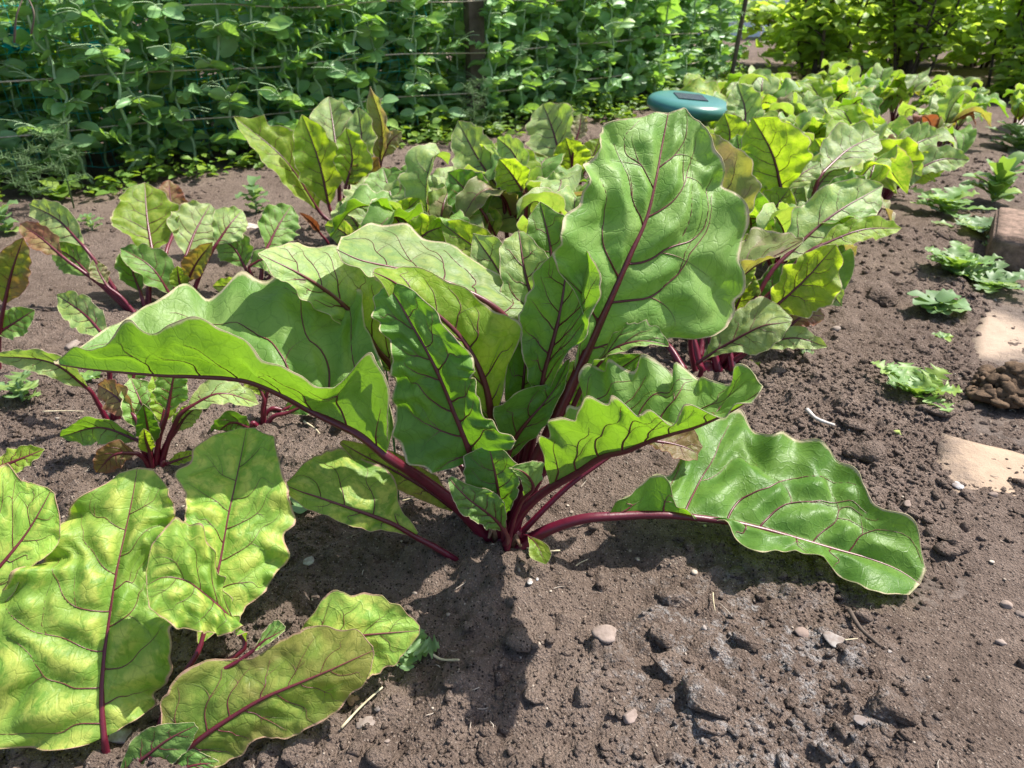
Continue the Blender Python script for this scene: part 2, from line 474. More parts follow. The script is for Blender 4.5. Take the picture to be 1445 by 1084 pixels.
def make_leaf(parent, mid, L, R, stalk, mat, res=(40, 22), r0=0.0035, ruff=0.004, ruff_f=5.0, puck=0.0022, nv=6, cup=0.0, seed=0, vein_w=1.0, wav=0.06, rim=True, label=None, origin=None):
    """one leaf: blade mesh (part) and its stalk with midrib and veins (sub-part); coordinates are world, parent sits at `origin`"""
    rg = np.random.default_rng(seed + 1000)
    NV, NU = res
    NU = NU // 2 * 2 + 1
    mid = np.asarray(mid, float)
    t_in = np.concatenate([[0], np.cumsum(np.linalg.norm(np.diff(mid, axis=0), axis=1))]); Lb = t_in[-1]; t_in /= Lb
    v = np.linspace(0, 1, NV)
    M = cr(mid, v, t_in); EL = cr(L, v, t_in); ER = cr(R, v, t_in)
    wl = np.linalg.norm(EL - M, axis=1); wr = np.linalg.norm(ER - M, axis=1)
    # uneven margin
    nl = 1 + wav * vnoise(v * 13 + seed * 3.1, v * 0 + seed, 5) + 0.035 * vnoise(v * 33, v * 0 + seed, 6)
    nr = 1 + wav * vnoise(v * 13 + seed * 5.7, v * 0 + seed + 9, 7) + 0.035 * vnoise(v * 33, v * 0 + seed + 4, 8)
    EL = M + (EL - M) * nl[:, None]; ER = M + (ER - M) * nr[:, None]
    T = np.gradient(M, axis=0); T /= np.linalg.norm(T, axis=1)[:, None] + 1e-9
    Nn = np.cross(T, ER - EL); Nn /= np.linalg.norm(Nn, axis=1)[:, None] + 1e-9
    if np.mean(Nn[:, 2]) < 0: Nn = -Nn
    # keep the normal field from flipping
    for i in range(1, NV):
        if np.dot(Nn[i], Nn[i - 1]) < 0: Nn[i] = -Nn[i]
    u = np.linspace(-1, 1, NU)
    au = np.abs(u)
    P = np.zeros((NV, NU, 3))
    wmax = max(wl.max(), wr.max())
    for j, uu in enumerate(u):
        E = EL if uu < 0 else ER
        P[:, j] = M + (E - M) * abs(uu)
    bulge = (au * (1 - au))[None, :] * 4
    wloc = np.where(u[None, :] < 0, wl[:, None], wr[:, None])
    mx = u[None, :] * wloc; my = np.broadcast_to((v * Lb)[:, None], mx.shape)
    # veins in (u, v)
    paths = []
    for side in (-1, 1):
        for i in range(nv):
            v0 = 0.04 + 0.84 * ((i + 0.5 * (side > 0) * 0.8 + rg.uniform(-0.15, 0.15)) / nv)
            v0 = max(0.02, v0)
            wv = np.interp(v0, v, wl if side < 0 else wr) / Lb
            dv = wv * rg.uniform(0.55, 1.0) * (1.0 - 0.3 * v0)
            umax = rg.uniform(0.72, 0.93)
            t = np.linspace(0, 1, 26)
            wig = 0.05 * vnoise(t * 3.3, t * 0 + i + seed * 7 + side, 3) * t
            uu = side * umax * t; vv = np.clip(v0 + dv * t ** 1.35 + wig, 0, 0.985)
            wid = 1.0 if i < nv * 0.6 else 0.75
            paths.append((uu, vv, wid, 0.0))
            for b in range(2):
                if rg.uniform() < 0.35: continue
                tb = rg.uniform(0.3, 0.65); ib = int(tb * 25)
                sgn = 1 if b == 0 else -1
                t2 = np.linspace(0, 1, 14)
                du = side * (umax * 1.0 - abs(uu[ib])) * t2 * (0.55 if sgn > 0 else 0.9)
                dvb = sgn * wv * rg.uniform(0.25, 0.5) * t2 ** (0.8 if sgn > 0 else 1.4) + wv * 0.15 * t2
                paths.append((uu[ib] + du, np.clip(vv[ib] + dvb, 0.005, 0.985), 0.55, 0.4))
    # distance to the veins
    VX = []; VY = []
    for uu, vv, wd, _ in paths:
        wv = np.where(uu < 0, np.interp(vv, v, wl), np.interp(vv, v, wr))
        VX.append(uu * wv); VY.append(vv * Lb)
    VX = np.concatenate(VX); VY = np.concatenate(VY)
    d = np.abs(mx).copy()
    fx = mx.ravel(); fy = my.ravel(); dm = np.full(fx.shape, 9.0)
    for s in range(0, len(fx), 1500):
        dd = (fx[s:s + 1500, None] - VX[None]) ** 2 + (fy[s:s + 1500, None] - VY[None]) ** 2
        dm[s:s + 1500] = np.sqrt(dd.min(axis=1))
    d = np.minimum(d, dm.reshape(d.shape))
    dn = d / (wmax + 1e-6)
    tap = np.sqrt(np.clip(np.sin(np.pi * np.clip(v, 0.0, 1)), 0, 1))[:, None]
    ph = rg.uniform(0, 6.28, 4)
    rl = np.sin(2 * np.pi * ruff_f * v + ph[0] + 1.5 * vnoise(v * 4, v * 0 + seed, 2)) * 0.6 + vnoise(v * ruff_f * 3.1, v * 0 + seed + 2, 12) * 0.8
    rr = np.sin(2 * np.pi * ruff_f * 1.13 * v + ph[1] + 1.5 * vnoise(v * 4, v * 0 + seed + 5, 2)) * 0.6 + vnoise(v * ruff_f * 2.9, v * 0 + seed + 7, 13) * 0.8
    rf = np.where(u[None, :] < 0, rl[:, None], rr[:, None]) * (au ** 2.6)[None, :]
    s = wmax / 0.05
    disp = (1.1 * puck * s * (1 - np.exp(-(dn / 0.10) ** 1.5)) + ruff * rf * min(1.3, s)
            + 0.0030 * s * vnoise(mx / wmax * 3.0 + seed, my / wmax * 3.0, 21) * np.clip(au * 3, 0, 1)[None, :]
            + 0.0009 * s * vnoise(mx / wmax * 7.0 + seed, my / wmax * 9.0, 22) * np.clip(au * 6, 0, 1)[None, :]
            + cup * bulge * wloc) * tap
    P = P + Nn[:, None, :] * disp[:, :, None]
    edge = np.maximum(np.broadcast_to(au[None, :], mx.shape), np.clip(1 - (1 - v[:, None]) * Lb / (0.5 * wmax + 1e-6), 0, 1) * np.ones_like(mx))
    O = np.zeros(3) if origin is None else np.asarray(origin, float)
    verts = P.reshape(-1, 3) - O
    ii, jj = np.meshgrid(np.arange(NV - 1), np.arange(NU - 1), indexing='ij')
    a0 = (ii * NU + jj).ravel()
    faces = np.stack([a0, a0 + 1, a0 + NU + 1, a0 + NU], 1)
    attrs = {'vein': dn.ravel(), 'edge': edge.ravel()}
    uv = np.stack([mx.ravel(), my.ravel()], 1)
    if rim:
        ring = np.concatenate([P[:, 0], P[-1, 1:-1], P[::-1, -1]]) - O
        tb = MB(); tb.tube(ring, 0.00036 * min(1.0, 0.5 + s * 0.4), 4, 0.0)
        rv = np.concatenate(tb.v); rfc = np.array([f for f in tb.f if len(f) == 4]); nbase = len(verts)
        verts = np.concatenate([verts, rv]); faces = np.concatenate([faces, rfc + nbase])
        attrs = {'vein': np.concatenate([attrs['vein'], np.full(len(rv), 0.1)]), 'edge': np.concatenate([attrs['edge'], np.full(len(rv), 0.985)])}
        uv = np.concatenate([uv, np.repeat(np.concatenate([np.stack([mx[:, 0], my[:, 0]], 1), np.stack([mx[-1, 1:-1], my[-1, 1:-1]], 1), np.stack([mx[::-1, -1], my[::-1, -1]], 1)]), 4, axis=0)])
    lf = mesh_obj('leaf', verts, faces, mat, parent, True, attrs, uv)
    if label: lf['label'] = label

    # stalk, midrib and veins
    def surf(uu, vv):
        fi = np.clip(vv, 0, 1) * (NV - 1); fj = (np.clip(uu, -1, 1) + 1) * 0.5 * (NU - 1)
        i0 = np.clip(fi.astype(int), 0, NV - 2); j0 = np.clip(fj.astype(int), 0, NU - 2)
        a = (fi - i0)[:, None]; b = (fj - j0)[:, None]
        return (P[i0, j0] * (1 - a) * (1 - b) + P[i0 + 1, j0] * a * (1 - b) + P[i0, j0 + 1] * (1 - a) * b + P[i0 + 1, j0 + 1] * a * b)
    mb = MB()
    jm = NU // 2
    stalk = np.asarray(stalk, float)
    ns = 14
    keep = stalk[:-1] if np.linalg.norm(stalk[-1] - M[0]) < 1e-6 else stalk
    chain = np.concatenate([keep, [M[0], M[min(3, NV - 1)]]])
    seg = np.concatenate([[0], np.cumsum(np.linalg.norm(np.diff(chain, axis=0), axis=1))])
    tend = seg[-2] / seg[-1]
    S = cr(chain, np.linspace(0, tend, ns))
    full = np.concatenate([S[:-1], P[:, jm]]) - O
    ra = np.concatenate([r0 * (np.linspace(1, 0.66, ns) + 0.35 * np.exp(-np.linspace(0, 12, ns)))[:-1], r0 * 0.62 * (1 - v) ** 0.9 + r0 * 0.05])
    fa = np.concatenate([np.linspace(0, 0.30, ns)[:-1], 0.30 + 0.5 * v])
    mb.tube(full, ra, 14 if r0 > .0045 else 8, fa, groove=.10 if r0 > .0045 else 0.0)
    for uu, vv, wd, f0 in paths:
        n = len(uu)
        V = surf(uu, vv) - O + Nn[np.clip((vv * (NV - 1)).astype(int), 0, NV - 1)] * 0.00022
        t = np.linspace(0, 1, n)
        r = r0 * 0.155 * (wd if f0 == 0 else 0.38) * vein_w * (1 - 0.82 * t) * (1.15 - 0.5 * vv[0])
        mb.tube(V, r, 4, np.clip(0.42 + f0 * 0.9 + t * 0.45, 0, 1.0), cap=False)
    st = mb.build('leaf_stalk', M_STALK, lf)
    return lf


def plant(label, px=None, py=None, at=None, group='beetroot plants in the bed'):
    g = gnd(px, py) if at is None else np.array([at[0], at[1], hz(at[0], at[1])])
    e = empty('beet_plant', g, label, 'beetroot', group)
    e['_o'] = [float(x) for x in g]
    return e, g


SEED = [0]


def hero(pl, stalk, rows, mat, **kw):
    """a leaf given station by station: rows of midrib point, one margin, other margin, each (px, py, Y)"""
    e, g = pl
    SEED[0] += 1
    mid = [P3(r[0]) for r in rows]; L = [P3(r[1]) for r in rows]; R = [P3(r[2]) for r in rows]
    st = [P3(s) for s in stalk] + [mid[0]]
    st[0] = np.array([st[0][0], st[0][1], hz(st[0][0], st[0][1]) - 0.014])
    kw.setdefault('wav', 0.095); kw.setdefault('res', (72, 36)); kw.setdefault('r0', 0.0055)
    lf = make_leaf(e, mid, L, R, st, LM[mat], seed=SEED[0], origin=g, **kw)
    zs = [v.co.z + g[2] for v in lf.data.vertices]
    print('LEAF', SEED[0], mat, 'zmin %.3f zmax %.3f len %.3f' % (min(zs), max(zs), sum(np.linalg.norm(np.diff(np.array(mid), axis=0), axis=1))))
    return lf


def prof(v):
    return np.clip(np.sin(np.pi * np.clip(v, 0, 1) ** 0.82), 0, 1) ** 0.62 * (0.35 + 0.65 * np.clip(v * 3.2, 0, 1)) + 0.012


def L2(pl, base, bs, md, tp, hw, mat, ln=0.0, roll=0.0, fold=0.25, droop=0.0, dy=0.0, r0=None, nv=5, ruff=0.0085, res=(40, 20), **kw):
    """a leaf given by four points of its midrib; lean `ln` carries the tip back by that many metres"""
    e, g = pl
    SEED[0] += 1
    rg = random.Random(SEED[0])
    b = gnd(*base)
    Y = b[1] + dy
    p1 = pt(bs[0], bs[1], Y + ln * 0.25); p2 = pt(md[0], md[1], Y + ln * 0.6); p3 = pt(tp[0], tp[1], Y + ln)
    n = 8
    tt = np.linspace(0, 1, n)
    mid = cr([p1, p2, p3], tt)
    T = np.gradient(mid, axis=0); T /= np.linalg.norm(T, axis=1)[:, None]
    roll = math.radians(roll + rg.uniform(-9, 9))
    Ls, Rs = [], []
    w = prof(tt); hw = hw * 1.2
    for i in range(n):
        c = CAM - mid[i]; n0 = c - T[i] * np.dot(c, T[i]); n0 /= np.linalg.norm(n0)
        s0 = np.cross(T[i], n0)
        if s0[2] < 0 and False: s0 = -s0
        dep = mid[i][1] * CP + (CH - mid[i][2]) * SP
        hwm = hw * dep / F * w[i] / max(0.5, math.cos(roll))
        sd = s0 * math.cos(roll) + n0 * math.sin(roll); nn = -s0 * math.sin(roll) + n0 * math.cos(roll)
        Ls.append(mid[i] + hwm * (-sd * math.cos(fold) + nn * math.sin(fold)))
        Rs.append(mid[i] + hwm * (sd * math.cos(fold) + nn * math.sin(fold)))
    mpt = (b + p1) / 2 + np.array([0, 0, 0.004])
    dep = p1[1] * CP
    if r0 is None: r0 = 0.0028 + 0.00005 * hw * dep
    return make_leaf(e, mid, Ls, Rs, [b - np.array([0, 0, 0.004]), mpt, p1], LM[mat], res=res, r0=r0, ruff=ruff, nv=nv, seed=SEED[0], origin=g, ruff_f=rg.uniform(3.5, 6.0), wav=0.13, **kw)


def crown(pl, r=0.014):
    """the red shoulder of the root where the stalks meet"""
    e, g = pl
    rg = random.Random(int(g[0] * 1000))
    vs, fs = [], []
    nr, ns = 7, 14
    for i in range(nr):
        th = math.pi * 0.5 * i / (nr - 1)
        for k in range(ns):
            a = 2 * math.pi * k / ns
            q = r * math.cos(th) * (1 + 0.12 * math.sin(3 * a + i)) + 0.0004
            vs.append((q * math.cos(a), q * math.sin(a), r * 0.9 * math.sin(th) - r * 0.35))
    for i in range(nr - 1):
        for k in range(ns):
            k2 = (k + 1) % ns
            fs.append((i * ns + k, i * ns + k2, (i + 1) * ns + k2, (i + 1) * ns + k))
    return mesh_obj('root_shoulder', vs, fs, M_STALK, e, True, {'fade': np.zeros(len(vs))})

# ================================================================== the beet in the middle of the picture
HP = plant('largest beetroot plant with broad glossy leaves spreading over bare soil in the middle', at=(HB[0], HB[1]))
crown(HP, 0.017)
YB = 0.495
# tall upright leaf
hero(HP, [(716, 755, .495), (758, 645, .500), (792, 575, .507)],
     [((815, 525, .512), (811, 522, .510), (823, 520, .512)),
      ((838, 472, .517), (818, 432, .510), (905, 480, .525)),
      ((862, 418, .523), (784, 372, .508), (1000, 464, .548)),
      ((888, 360, .533), (784, 318, .516), (1037, 388, .566)),
      ((910, 312, .548), (820, 254, .534), (1039, 300, .582)),
      ((924, 258, .566), (838, 212, .554), (1022, 240, .594)),
      ((934, 205, .588), (862, 176, .578), (990, 180, .604)),
      ((943, 160, .606), (925, 158, .604), (966, 152, .610))], 'green',
     res=(96, 56), r0=0.0068, ruff=0.005, ruff_f=6, puck=0.0045, nv=5, cup=0.05, vein_w=1.15)
# dark leaf facing the camera, left of centre
hero(HP, [(708, 758, .490), (690, 700, .478)],
     [((668, 652, .466), (652, 655, .462), (690, 642, .462)),
      ((655, 615, .468), (592, 662, .452), (732, 618, .446)),
      ((640, 578, .472), (563, 605, .468), (692, 590, .456)),
      ((625, 541, .476), (554, 545, .474), (668, 540, .464)),
      ((605, 500, .481), (556, 497, .478), (674, 510, .474)),
      ((585, 465, .487), (534, 462, .485), (632, 460, .483)),
      ((562, 425, .496), (528, 430, .495), (592, 414, .494)),
      ((547, 402, .505), (538, 408, .505), (556, 399, .505))], 'deep',
     res=(96, 50), ruff=0.0065, ruff_f=10, puck=0.0042, nv=6, cup=0.04)
# yellow-green leaf arching over it
hero(HP, [(712, 758, .498), (705, 660, .502)],
     [((694, 592, .505), (688, 590, .503), (700, 586, .505)),
      ((683, 540, .508), (655, 540, .500), (716, 520, .512)),
      ((668, 505, .510), (640, 500, .502), (731, 462, .515)),
      ((648, 474, .512), (618, 468, .506), (692, 434, .525)),
      ((615, 442, .512), (585, 455, .504), (642, 404, .530)),
      ((580, 415, .508), (560, 432, .500), (588, 380, .527)),
      ((545, 392, .500), (540, 408, .496), (545, 378, .515)),
      ((526, 384, .495), (527, 388, .494), (528, 380, .497))], 'yellow', ruff=0.0035, nv=6)
# broad pale leaf lying away to the left with a hole
hero(HP, [(716, 752, .505), (745, 600, .530)],
     [((748, 490, .55), (738, 492, .545), (760, 470, .56)),
      ((695, 432, .55), (680, 445, .535), (752, 425, .585)),
      ((642, 404, .55), (630, 425, .535), (696, 386, .60)),
      ((592, 386, .548), (580, 408, .53), (632, 350, .605)),
      ((546, 376, .542), (540, 398, .525), (575, 327, .605)),
      ((505, 366, .536), (508, 386, .522), (520, 324, .60)),
      ((475, 352, .535), (482, 368, .53), (482, 334, .57))], 'pale', ruff=0.004, nv=6, label='pale leaf with a small brown-edged hole')
# leaf behind left
hero(HP, [(708, 758, .505), (640, 620, .535)],
     [((562, 525, .555), (556, 528, .553), (570, 520, .556)),
      ((532, 494, .558), (512, 506, .548), (548, 450, .57)),
      ((508, 456, .56), (482, 462, .545), (535, 402, .585)),
      ((470, 418, .558), (440, 434, .54), (502, 364, .60)),
      ((425, 388, .55), (405, 404, .535), (442, 346, .60)),
      ((385, 368, .545), (380, 382, .535), (396, 347, .575)),
      ((364, 358, .545), (366, 362, .543), (370, 355, .55))], 'pale', ruff=0.0035, nv=6)
# long leaf reaching left, folded like a boat
hero(HP, [(700, 757, .490), (642, 711, .482), (590, 672, .474)],
     [((545, 643, 0.466), (547, 622, 0.458), (555, 604, 0.475)),
      ((505, 612, 0.472), (540, 562, 0.454), (532, 520, 0.510)),
      ((475, 597, 0.480), (514, 510, 0.464), (512, 452, 0.545)),
      ((440, 580, 0.487), (468, 556, 0.461), (504, 414, 0.570)),
      ((395, 556, 0.484), (408, 530, 0.451), (430, 404, 0.575)),
      ((345, 537, 0.480), (350, 504, 0.446), (360, 416, 0.570)),
      ((290, 532, 0.475), (287, 466, 0.446), (300, 428, 0.560)),
      ((235, 530, 0.468), (218, 482, 0.444), (240, 432, 0.540)),
      ((180, 526, 0.460), (168, 472, 0.444), (182, 456, 0.510)),
      ((125, 521, 0.450), (112, 496, 0.444), (128, 482, 0.475)),
      ((78, 514, 0.442), (76, 510, 0.446), (84, 507, 0.446))], 'green',
     res=(110, 48), r0=0.0062, ruff=0.006, ruff_f=6, puck=0.0038, nv=7, vein_w=1.1)
# wavy leaf reaching right
hero(HP, [(708, 764, .486), (742, 716, .478)],
     [((777, 688, 0.472), (768, 655, 0.460), (798, 640, 0.480)),
      ((816, 666, 0.461), (772, 622, 0.437), (808, 572, 0.492)),
      ((852, 644, 0.448), (802, 586, 0.420), (838, 530, 0.496)),
      ((885, 636, 0.435), (848, 578, 0.405), (876, 519, 0.490)),
      ((915, 623, 0.424), (886, 580, 0.395), (916, 522, 0.481)),
      ((945, 613, 0.412), (916, 594, 0.387), (956, 521, 0.467)),
      ((978, 604, 0.402), (952, 588, 0.381), (986, 534, 0.451)),
      ((1008, 592, 0.392), (990, 583, 0.376), (1018, 545, 0.432)),
      ((1040, 576, 0.382), (1022, 580, 0.371), (1053, 525, 0.413)),
      ((1072, 553, 0.372), (1062, 568, 0.368), (1076, 546, 0.378))], 'green',
     res=(104, 44), r0=0.0058, ruff=0.0055, ruff_f=7, puck=0.003, nv=7, vein_w=1.1)
# large leaf sweeping to the lower right
Z = 'z'
hero(HP, [(714, 768, .480), (783, 744, .030, Z), (830, 731, .046, Z)],
     [((858, 729, .046, Z), (868, 710, .060, Z), (876, 708, .052, Z)),
      ((900, 727, .044, Z), (908, 689, .066, Z), (922, 674, .056, Z)),
      ((942, 727, .040, Z), (945, 680, .070, Z), (962, 643, .058, Z)),
      ((985, 731, .034, Z), (962, 733, .036, Z), (988, 604, .062, Z)),
      ((1030, 737, .028, Z), (1010, 742, .026, Z), (1034, 594, .062, Z)),
      ((1080, 748, .024, Z), (1061, 796, .017, Z), (1084, 621, .060, Z)),
      ((1130, 762, .022, Z), (1119, 778, .026, Z), (1148, 641, .056, Z)),
      ((1180, 776, .020, Z), (1164, 800, .016, Z), (1202, 664, .050, Z)),
      ((1230, 790, .018, Z), (1210, 825, .012, Z), (1242, 722, .040, Z)),
      ((1270, 806, .016, Z), (1245, 842, .010, Z), (1292, 756, .032, Z)),
      ((1298, 824, .013, Z), (1284, 838, .011, Z), (1306, 806, .020, Z))], 'vivid',
     res=(110, 50), r0=0.0064, ruff=0.006, ruff_f=6.5, puck=0.0042, nv=6, vein_w=1.2)
# yellowing leaf low on the left
hero(HP, [(656, 781, .470), (610, 770, .465)],
     [((585, 757, .463), (582, 758, .461), (590, 752, .464)),
      ((555, 740, .460), (545, 749, .456), (561, 712, .475)),
      ((525, 728, .458), (515, 749, .450), (556, 680, .492)),
      ((490, 716, .456), (478, 739, .448), (520, 644, .505)),
      ((450, 702, .454), (440, 722, .448), (468, 640, .502)),
      ((420, 692, .456), (413, 704, .452), (430, 656, .482)),
      ((402, 684, .458), (402, 688, .457), (405, 680, .460))], 'mottle', res=(56, 30), r0=0.0036, ruff=0.002, nv=4, label='yellowing oval leaf')
# small young leaves at the heart
hero(HP, [(712, 762, .488)],
     [((709, 728, .454), (704, 728, .452), (714, 726, .452)),
      ((705, 704, .451), (688, 708, .446), (727, 702, .444)),
      ((701, 680, .452), (660, 688, .448), (732, 680, .446)),
      ((697, 660, .454), (656, 662, .454), (730, 658, .450)),
      ((693, 643, .456), (660, 640, .458), (712, 636, .456)),
      ((689, 630, .459), (680, 632, .459), (698, 628, .459))], 'deep', res=(48, 28), r0=0.0036, ruff=0.003, nv=5)
hero(HP, [(711, 764, .486)],
     [((711, 748, .445), (706, 749, .444), (714, 744, .444)),
      ((700, 734, .440), (684, 742, .435), (711, 714, .440)),
      ((680, 718, .437), (662, 730, .432), (702, 698, .441)),
      ((660, 703, .437), (646, 716, .433), (684, 688, .442)),
      ((645, 688, .439), (636, 697, .436), (656, 682, .442)),
      ((633, 674, .443), (632, 677, .442), (638, 672, .444))], 'green', res=(56, 34), r0=0.003, ruff=0.009, ruff_f=6, puck=0.006, nv=5)
hero(HP, [(714, 760, .495), (713, 700, .500)],
     [((714, 652, .500), (708, 650, .498), (720, 648, .500)),
      ((726, 620, .503), (700, 600, .496), (748, 622, .498)),
      ((745, 594, .506), (702, 572, .502), (772, 598, .498)),
      ((765, 572, .510), (742, 547, .508), (788, 566, .503)),
      ((785, 546, .515), (772, 541, .515), (800, 532, .512)),
      ((802, 508, .522), (800, 508, .522), (805, 506, .521))], 'deep', res=(52, 28), r0=0.0042, ruff=0.0025, nv=4)
# leaf with folded right side in front of the tall one
hero(HP, [(716, 756, .500), (745, 640, .512)],
     [((762, 562, .517), (756, 560, .515), (770, 558, .517)),
      ((768, 530, .519), (745, 528, .514), (802, 498, .502)),
      ((779, 490, .522), (735, 480, .517), (826, 478, .496)),
      ((789, 450, .526), (738, 436, .524), (846, 428, .496)),
      ((796, 410, .532), (755, 395, .532), (846, 388, .500)),
      ((800, 375, .540), (775, 366, .540), (826, 354, .516)),
      ((803, 348, .548), (796, 348, .548), (810, 345, .546))], 'green', ruff=0.0045, ruff_f=6, nv=6)
hero(HP, [(714, 756, .505), (750, 620, .53)],
     [((764, 505, .56), (760, 505, .56), (770, 500, .56)),
      ((760, 460, .57), (732, 472, .562), (780, 442, .562)),
      ((750, 418, .58), (712, 422, .575), (778, 400, .57)),
      ((740, 380, .592), (703, 374, .59), (774, 370, .583)),
      ((735, 348, .605), (712, 342, .605), (758, 343, .602)),
      ((732, 326, .615), (726, 328, .615), (738, 327, .615))], 'pale', ruff=0.004, nv=5)
hero(HP, [(714, 756, .500), (725, 660, .515)],
     [((734, 590, .525), (730, 590, .525), (739, 588, .525)),
      ((738, 545, .53), (712, 562, .522), (758, 545, .525)),
      ((741, 510, .535), (716, 505, .53), (770, 508, .53)),
      ((742, 478, .54), (722, 470, .54), (764, 474, .538)),
      ((743, 452, .548), (738, 452, .548), (750, 452, .548))], 'deep', res=(44, 24), r0=0.004, nv=4)
# small curled leaves: below the tall leaf, and at the heart
hero(HP, [(716, 760, .498), (790, 620, .505)],
     [((832, 530, .506), (830, 527, .504), (835, 525, .506)),
      ((850, 508, .504), (841, 512, .496), (866, 474, .512)),
      ((872, 490, .502), (872, 500, .492), (893, 454, .510)),
      ((900, 482, .500), (905, 488, .492), (918, 458, .508)),
      ((928, 484, .500), (928, 488, .497), (936, 474, .504)),
      ((943, 488, .500), (943, 489, .499), (944, 486, .500))], 'green', res=(44, 24), r0=0.0032, ruff=0.004, nv=4)
hero(HP, [(712, 765, .474), (730, 720, .462)],
     [((742, 700, .455), (738, 700, .454), (746, 697, .455)),
      ((752, 690, .452), (738, 684, .446), (764, 676, .455)),
      ((748, 676, .449), (728, 668, .443), (766, 655, .456)),
      ((738, 666, .447), (722, 662, .443), (752, 652, .452)),
      ((722, 660, .446), (718, 661, .445), (728, 656, .447))], 'green', res=(40, 24), r0=0.003, ruff=0.006, ruff_f=6, nv=4)
# dull leaf low behind the left-hand stalk
hero(HP, [(705, 758, .498), (665, 735, .510)],
     [((640, 718, .515), (638, 722, .513), (644, 712, .516)),
      ((600, 690, .515), (590, 706, .505), (615, 672, .525)),
      ((555, 664, .512), (545, 682, .50), (570, 645, .525)),
      ((515, 644, .508), (508, 658, .50), (528, 630, .517)),
      ((480, 624, .505), (480, 627, .504), (484, 621, .506))], 'olive', res=(44, 24), r0=0.0035, nv=4)
# yellow-red leaf low on the right
hero(HP, [(716, 762, .49), (830, 665, .52)],
     [((915, 622, .54), (912, 625, .54), (920, 620, .54)),
      ((945, 626, .54), (936, 638, .53), (955, 612, .55)),
      ((968, 632, .538), (962, 650, .525), (980, 610, .55)),
      ((985, 640, .535), (984, 650, .53), (992, 630, .54))], 'redtint', res=(36, 20), r0=0.003, nv=3)

for bx, by, tx, ty, h in ((700, 762, 690, 772, .02), (722, 768, 735, 780, .014), (690, 755, 668, 760, .018)):
    a = gnd(bx, by); b = gnd(tx, ty); dm = MB()
    dm.tube(np.array([a - [0, 0, .003], (a + b) / 2 + [0, 0, h], b + [0, 0, h * .5]]) - HP[1], [.0032, .0026, .0012], 7, .2)
    dm.build('dead_stalk', simple_mat('dead_stalk_brown', (.12, .07, .045), (.26, .17, .11), 150, .9, .6, .001), HP[0])
L2(HP, (708, 756), (640, 640), (600, 560), (560, 470), 30, 'deep', ln=.0, dy=.055, r0=.004)
L2(HP, (714, 752), (742, 600), (760, 500), (765, 410), 30, 'deep', ln=.02, dy=.05, r0=.004)
L2(HP, (712, 752), (690, 560), (690, 480), (672, 400), 30, 'green', ln=.02, dy=.075, r0=.004)
L2(HP, (720, 752), (800, 600), (850, 540), (905, 500), 26, 'deep', ln=.0, dy=.07, r0=.004)
L2(HP, (716, 752), (728, 480), (712, 400), (668, 330), 34, 'pale', ln=.06, dy=.14, r0=.004)
L2(HP, (716, 752), (775, 440), (778, 360), (762, 285), 34, 'green', ln=.06, dy=.12, r0=.004)
L2(HP, (716, 752), (660, 500), (640, 430), (600, 365), 30, 'yellow', ln=.02, dy=.10, r0=.004)
L2(HP, (714, 754), (690, 610), (655, 560), (630, 500), 22, 'deep', ln=.0, dy=.03, r0=.004)
L2(HP, (718, 754), (790, 600), (800, 550), (830, 500), 22, 'green', ln=.02, dy=.04, r0=.004)
# ================================================================== beet on the right, its red root showing
RP = plant('leafy beetroot right of the largest one, bare soil and weeds on its right', 1000, 517)
g = crown(RP, 0.013)
RB = RP[1]
hero(RP, [(985, 525, .80), (990, 520, .80)],
     [((985, 512, .79), (984, 512, .79), (990, 508, .79)),
      ((1028, 485, .78), (1036, 497, .765), (1014, 466, .80)),
      ((1055, 470, .775), (1066, 501, .755), (1046, 436, .81)),
      ((1080, 459, .77), (1092, 486, .755), (1077, 424, .81)),
      ((1102, 456, .77), (1107, 471, .76), (1105, 436, .79)),
      ((1117, 454, .77), (1116, 458, .768), (1118, 450, .774))], 'pale', res=(60, 32), r0=0.004, ruff=0.003, nv=5)
hero(RP, [(985, 520, .82), (975, 470, .80)],
     [((985, 438, .79), (983, 436, .79), (988, 434, .79)),
      ((1012, 418, .785), (1015, 412, .775), (1010, 368, .81)),
      ((1040, 396, .78), (1042, 372, .765), (1036, 346, .83)),
      ((1068, 374, .775), (1070, 362, .76), (1070, 330, .84)),
      ((1100, 358, .77), (1102, 360, .762), (1108, 332, .82)),
      ((1134, 338, .775), (1134, 340, .774), (1134, 336, .778))], 'tan', res=(52, 28), r0=0.0036, ruff=0.003, nv=5, label='dull leaf going brown along its top')
L2(RP, (1010, 517), (1085, 440), (1138, 392), (1180, 345), 34, 'yellow', ln=.02, roll=-20, dy=-.02, fold=.35)
L2(RP, (1012, 517), (1100, 370), (1172, 306), (1246, 262), 34, 'pale', ln=.12, roll=10, dy=.03, fold=.15)
L2(RP, (1010, 512), (1150, 350), (1215, 325), (1272, 322), 15, 'yellow', ln=.05, roll=20, dy=.02)
L2(RP, (1010, 512), (1060, 440), (1100, 400), (1150, 372), 22, 'deep', ln=.04, dy=.02)
L2(RP, (1005, 515), (1030, 455), (1045, 420), (1062, 385), 24, 'yellow', ln=.02, dy=.03)
L2(RP, (1005, 515), (1085, 440), (1115, 425), (1150, 415), 20, 'deep', ln=.03, dy=.05)
L2(RP, (1020, 520), (1110, 465), (1132, 447), (1164, 446), 15, 'pink', ln=.02, roll=15, dy=.02)
L2(RP, (1020, 520), (1065, 492), (1120, 477), (1168, 490), 13, 'pale', ln=-.02, roll=10)
L2(RP, (1020, 515), (1135, 420), (1165, 410), (1188, 432), 13, 'pale', ln=.0, roll=20)
L2(RP, (1025, 522), (1035, 526), (1060, 520), (1085, 525), 8, 'yellow', ln=.0, roll=30)
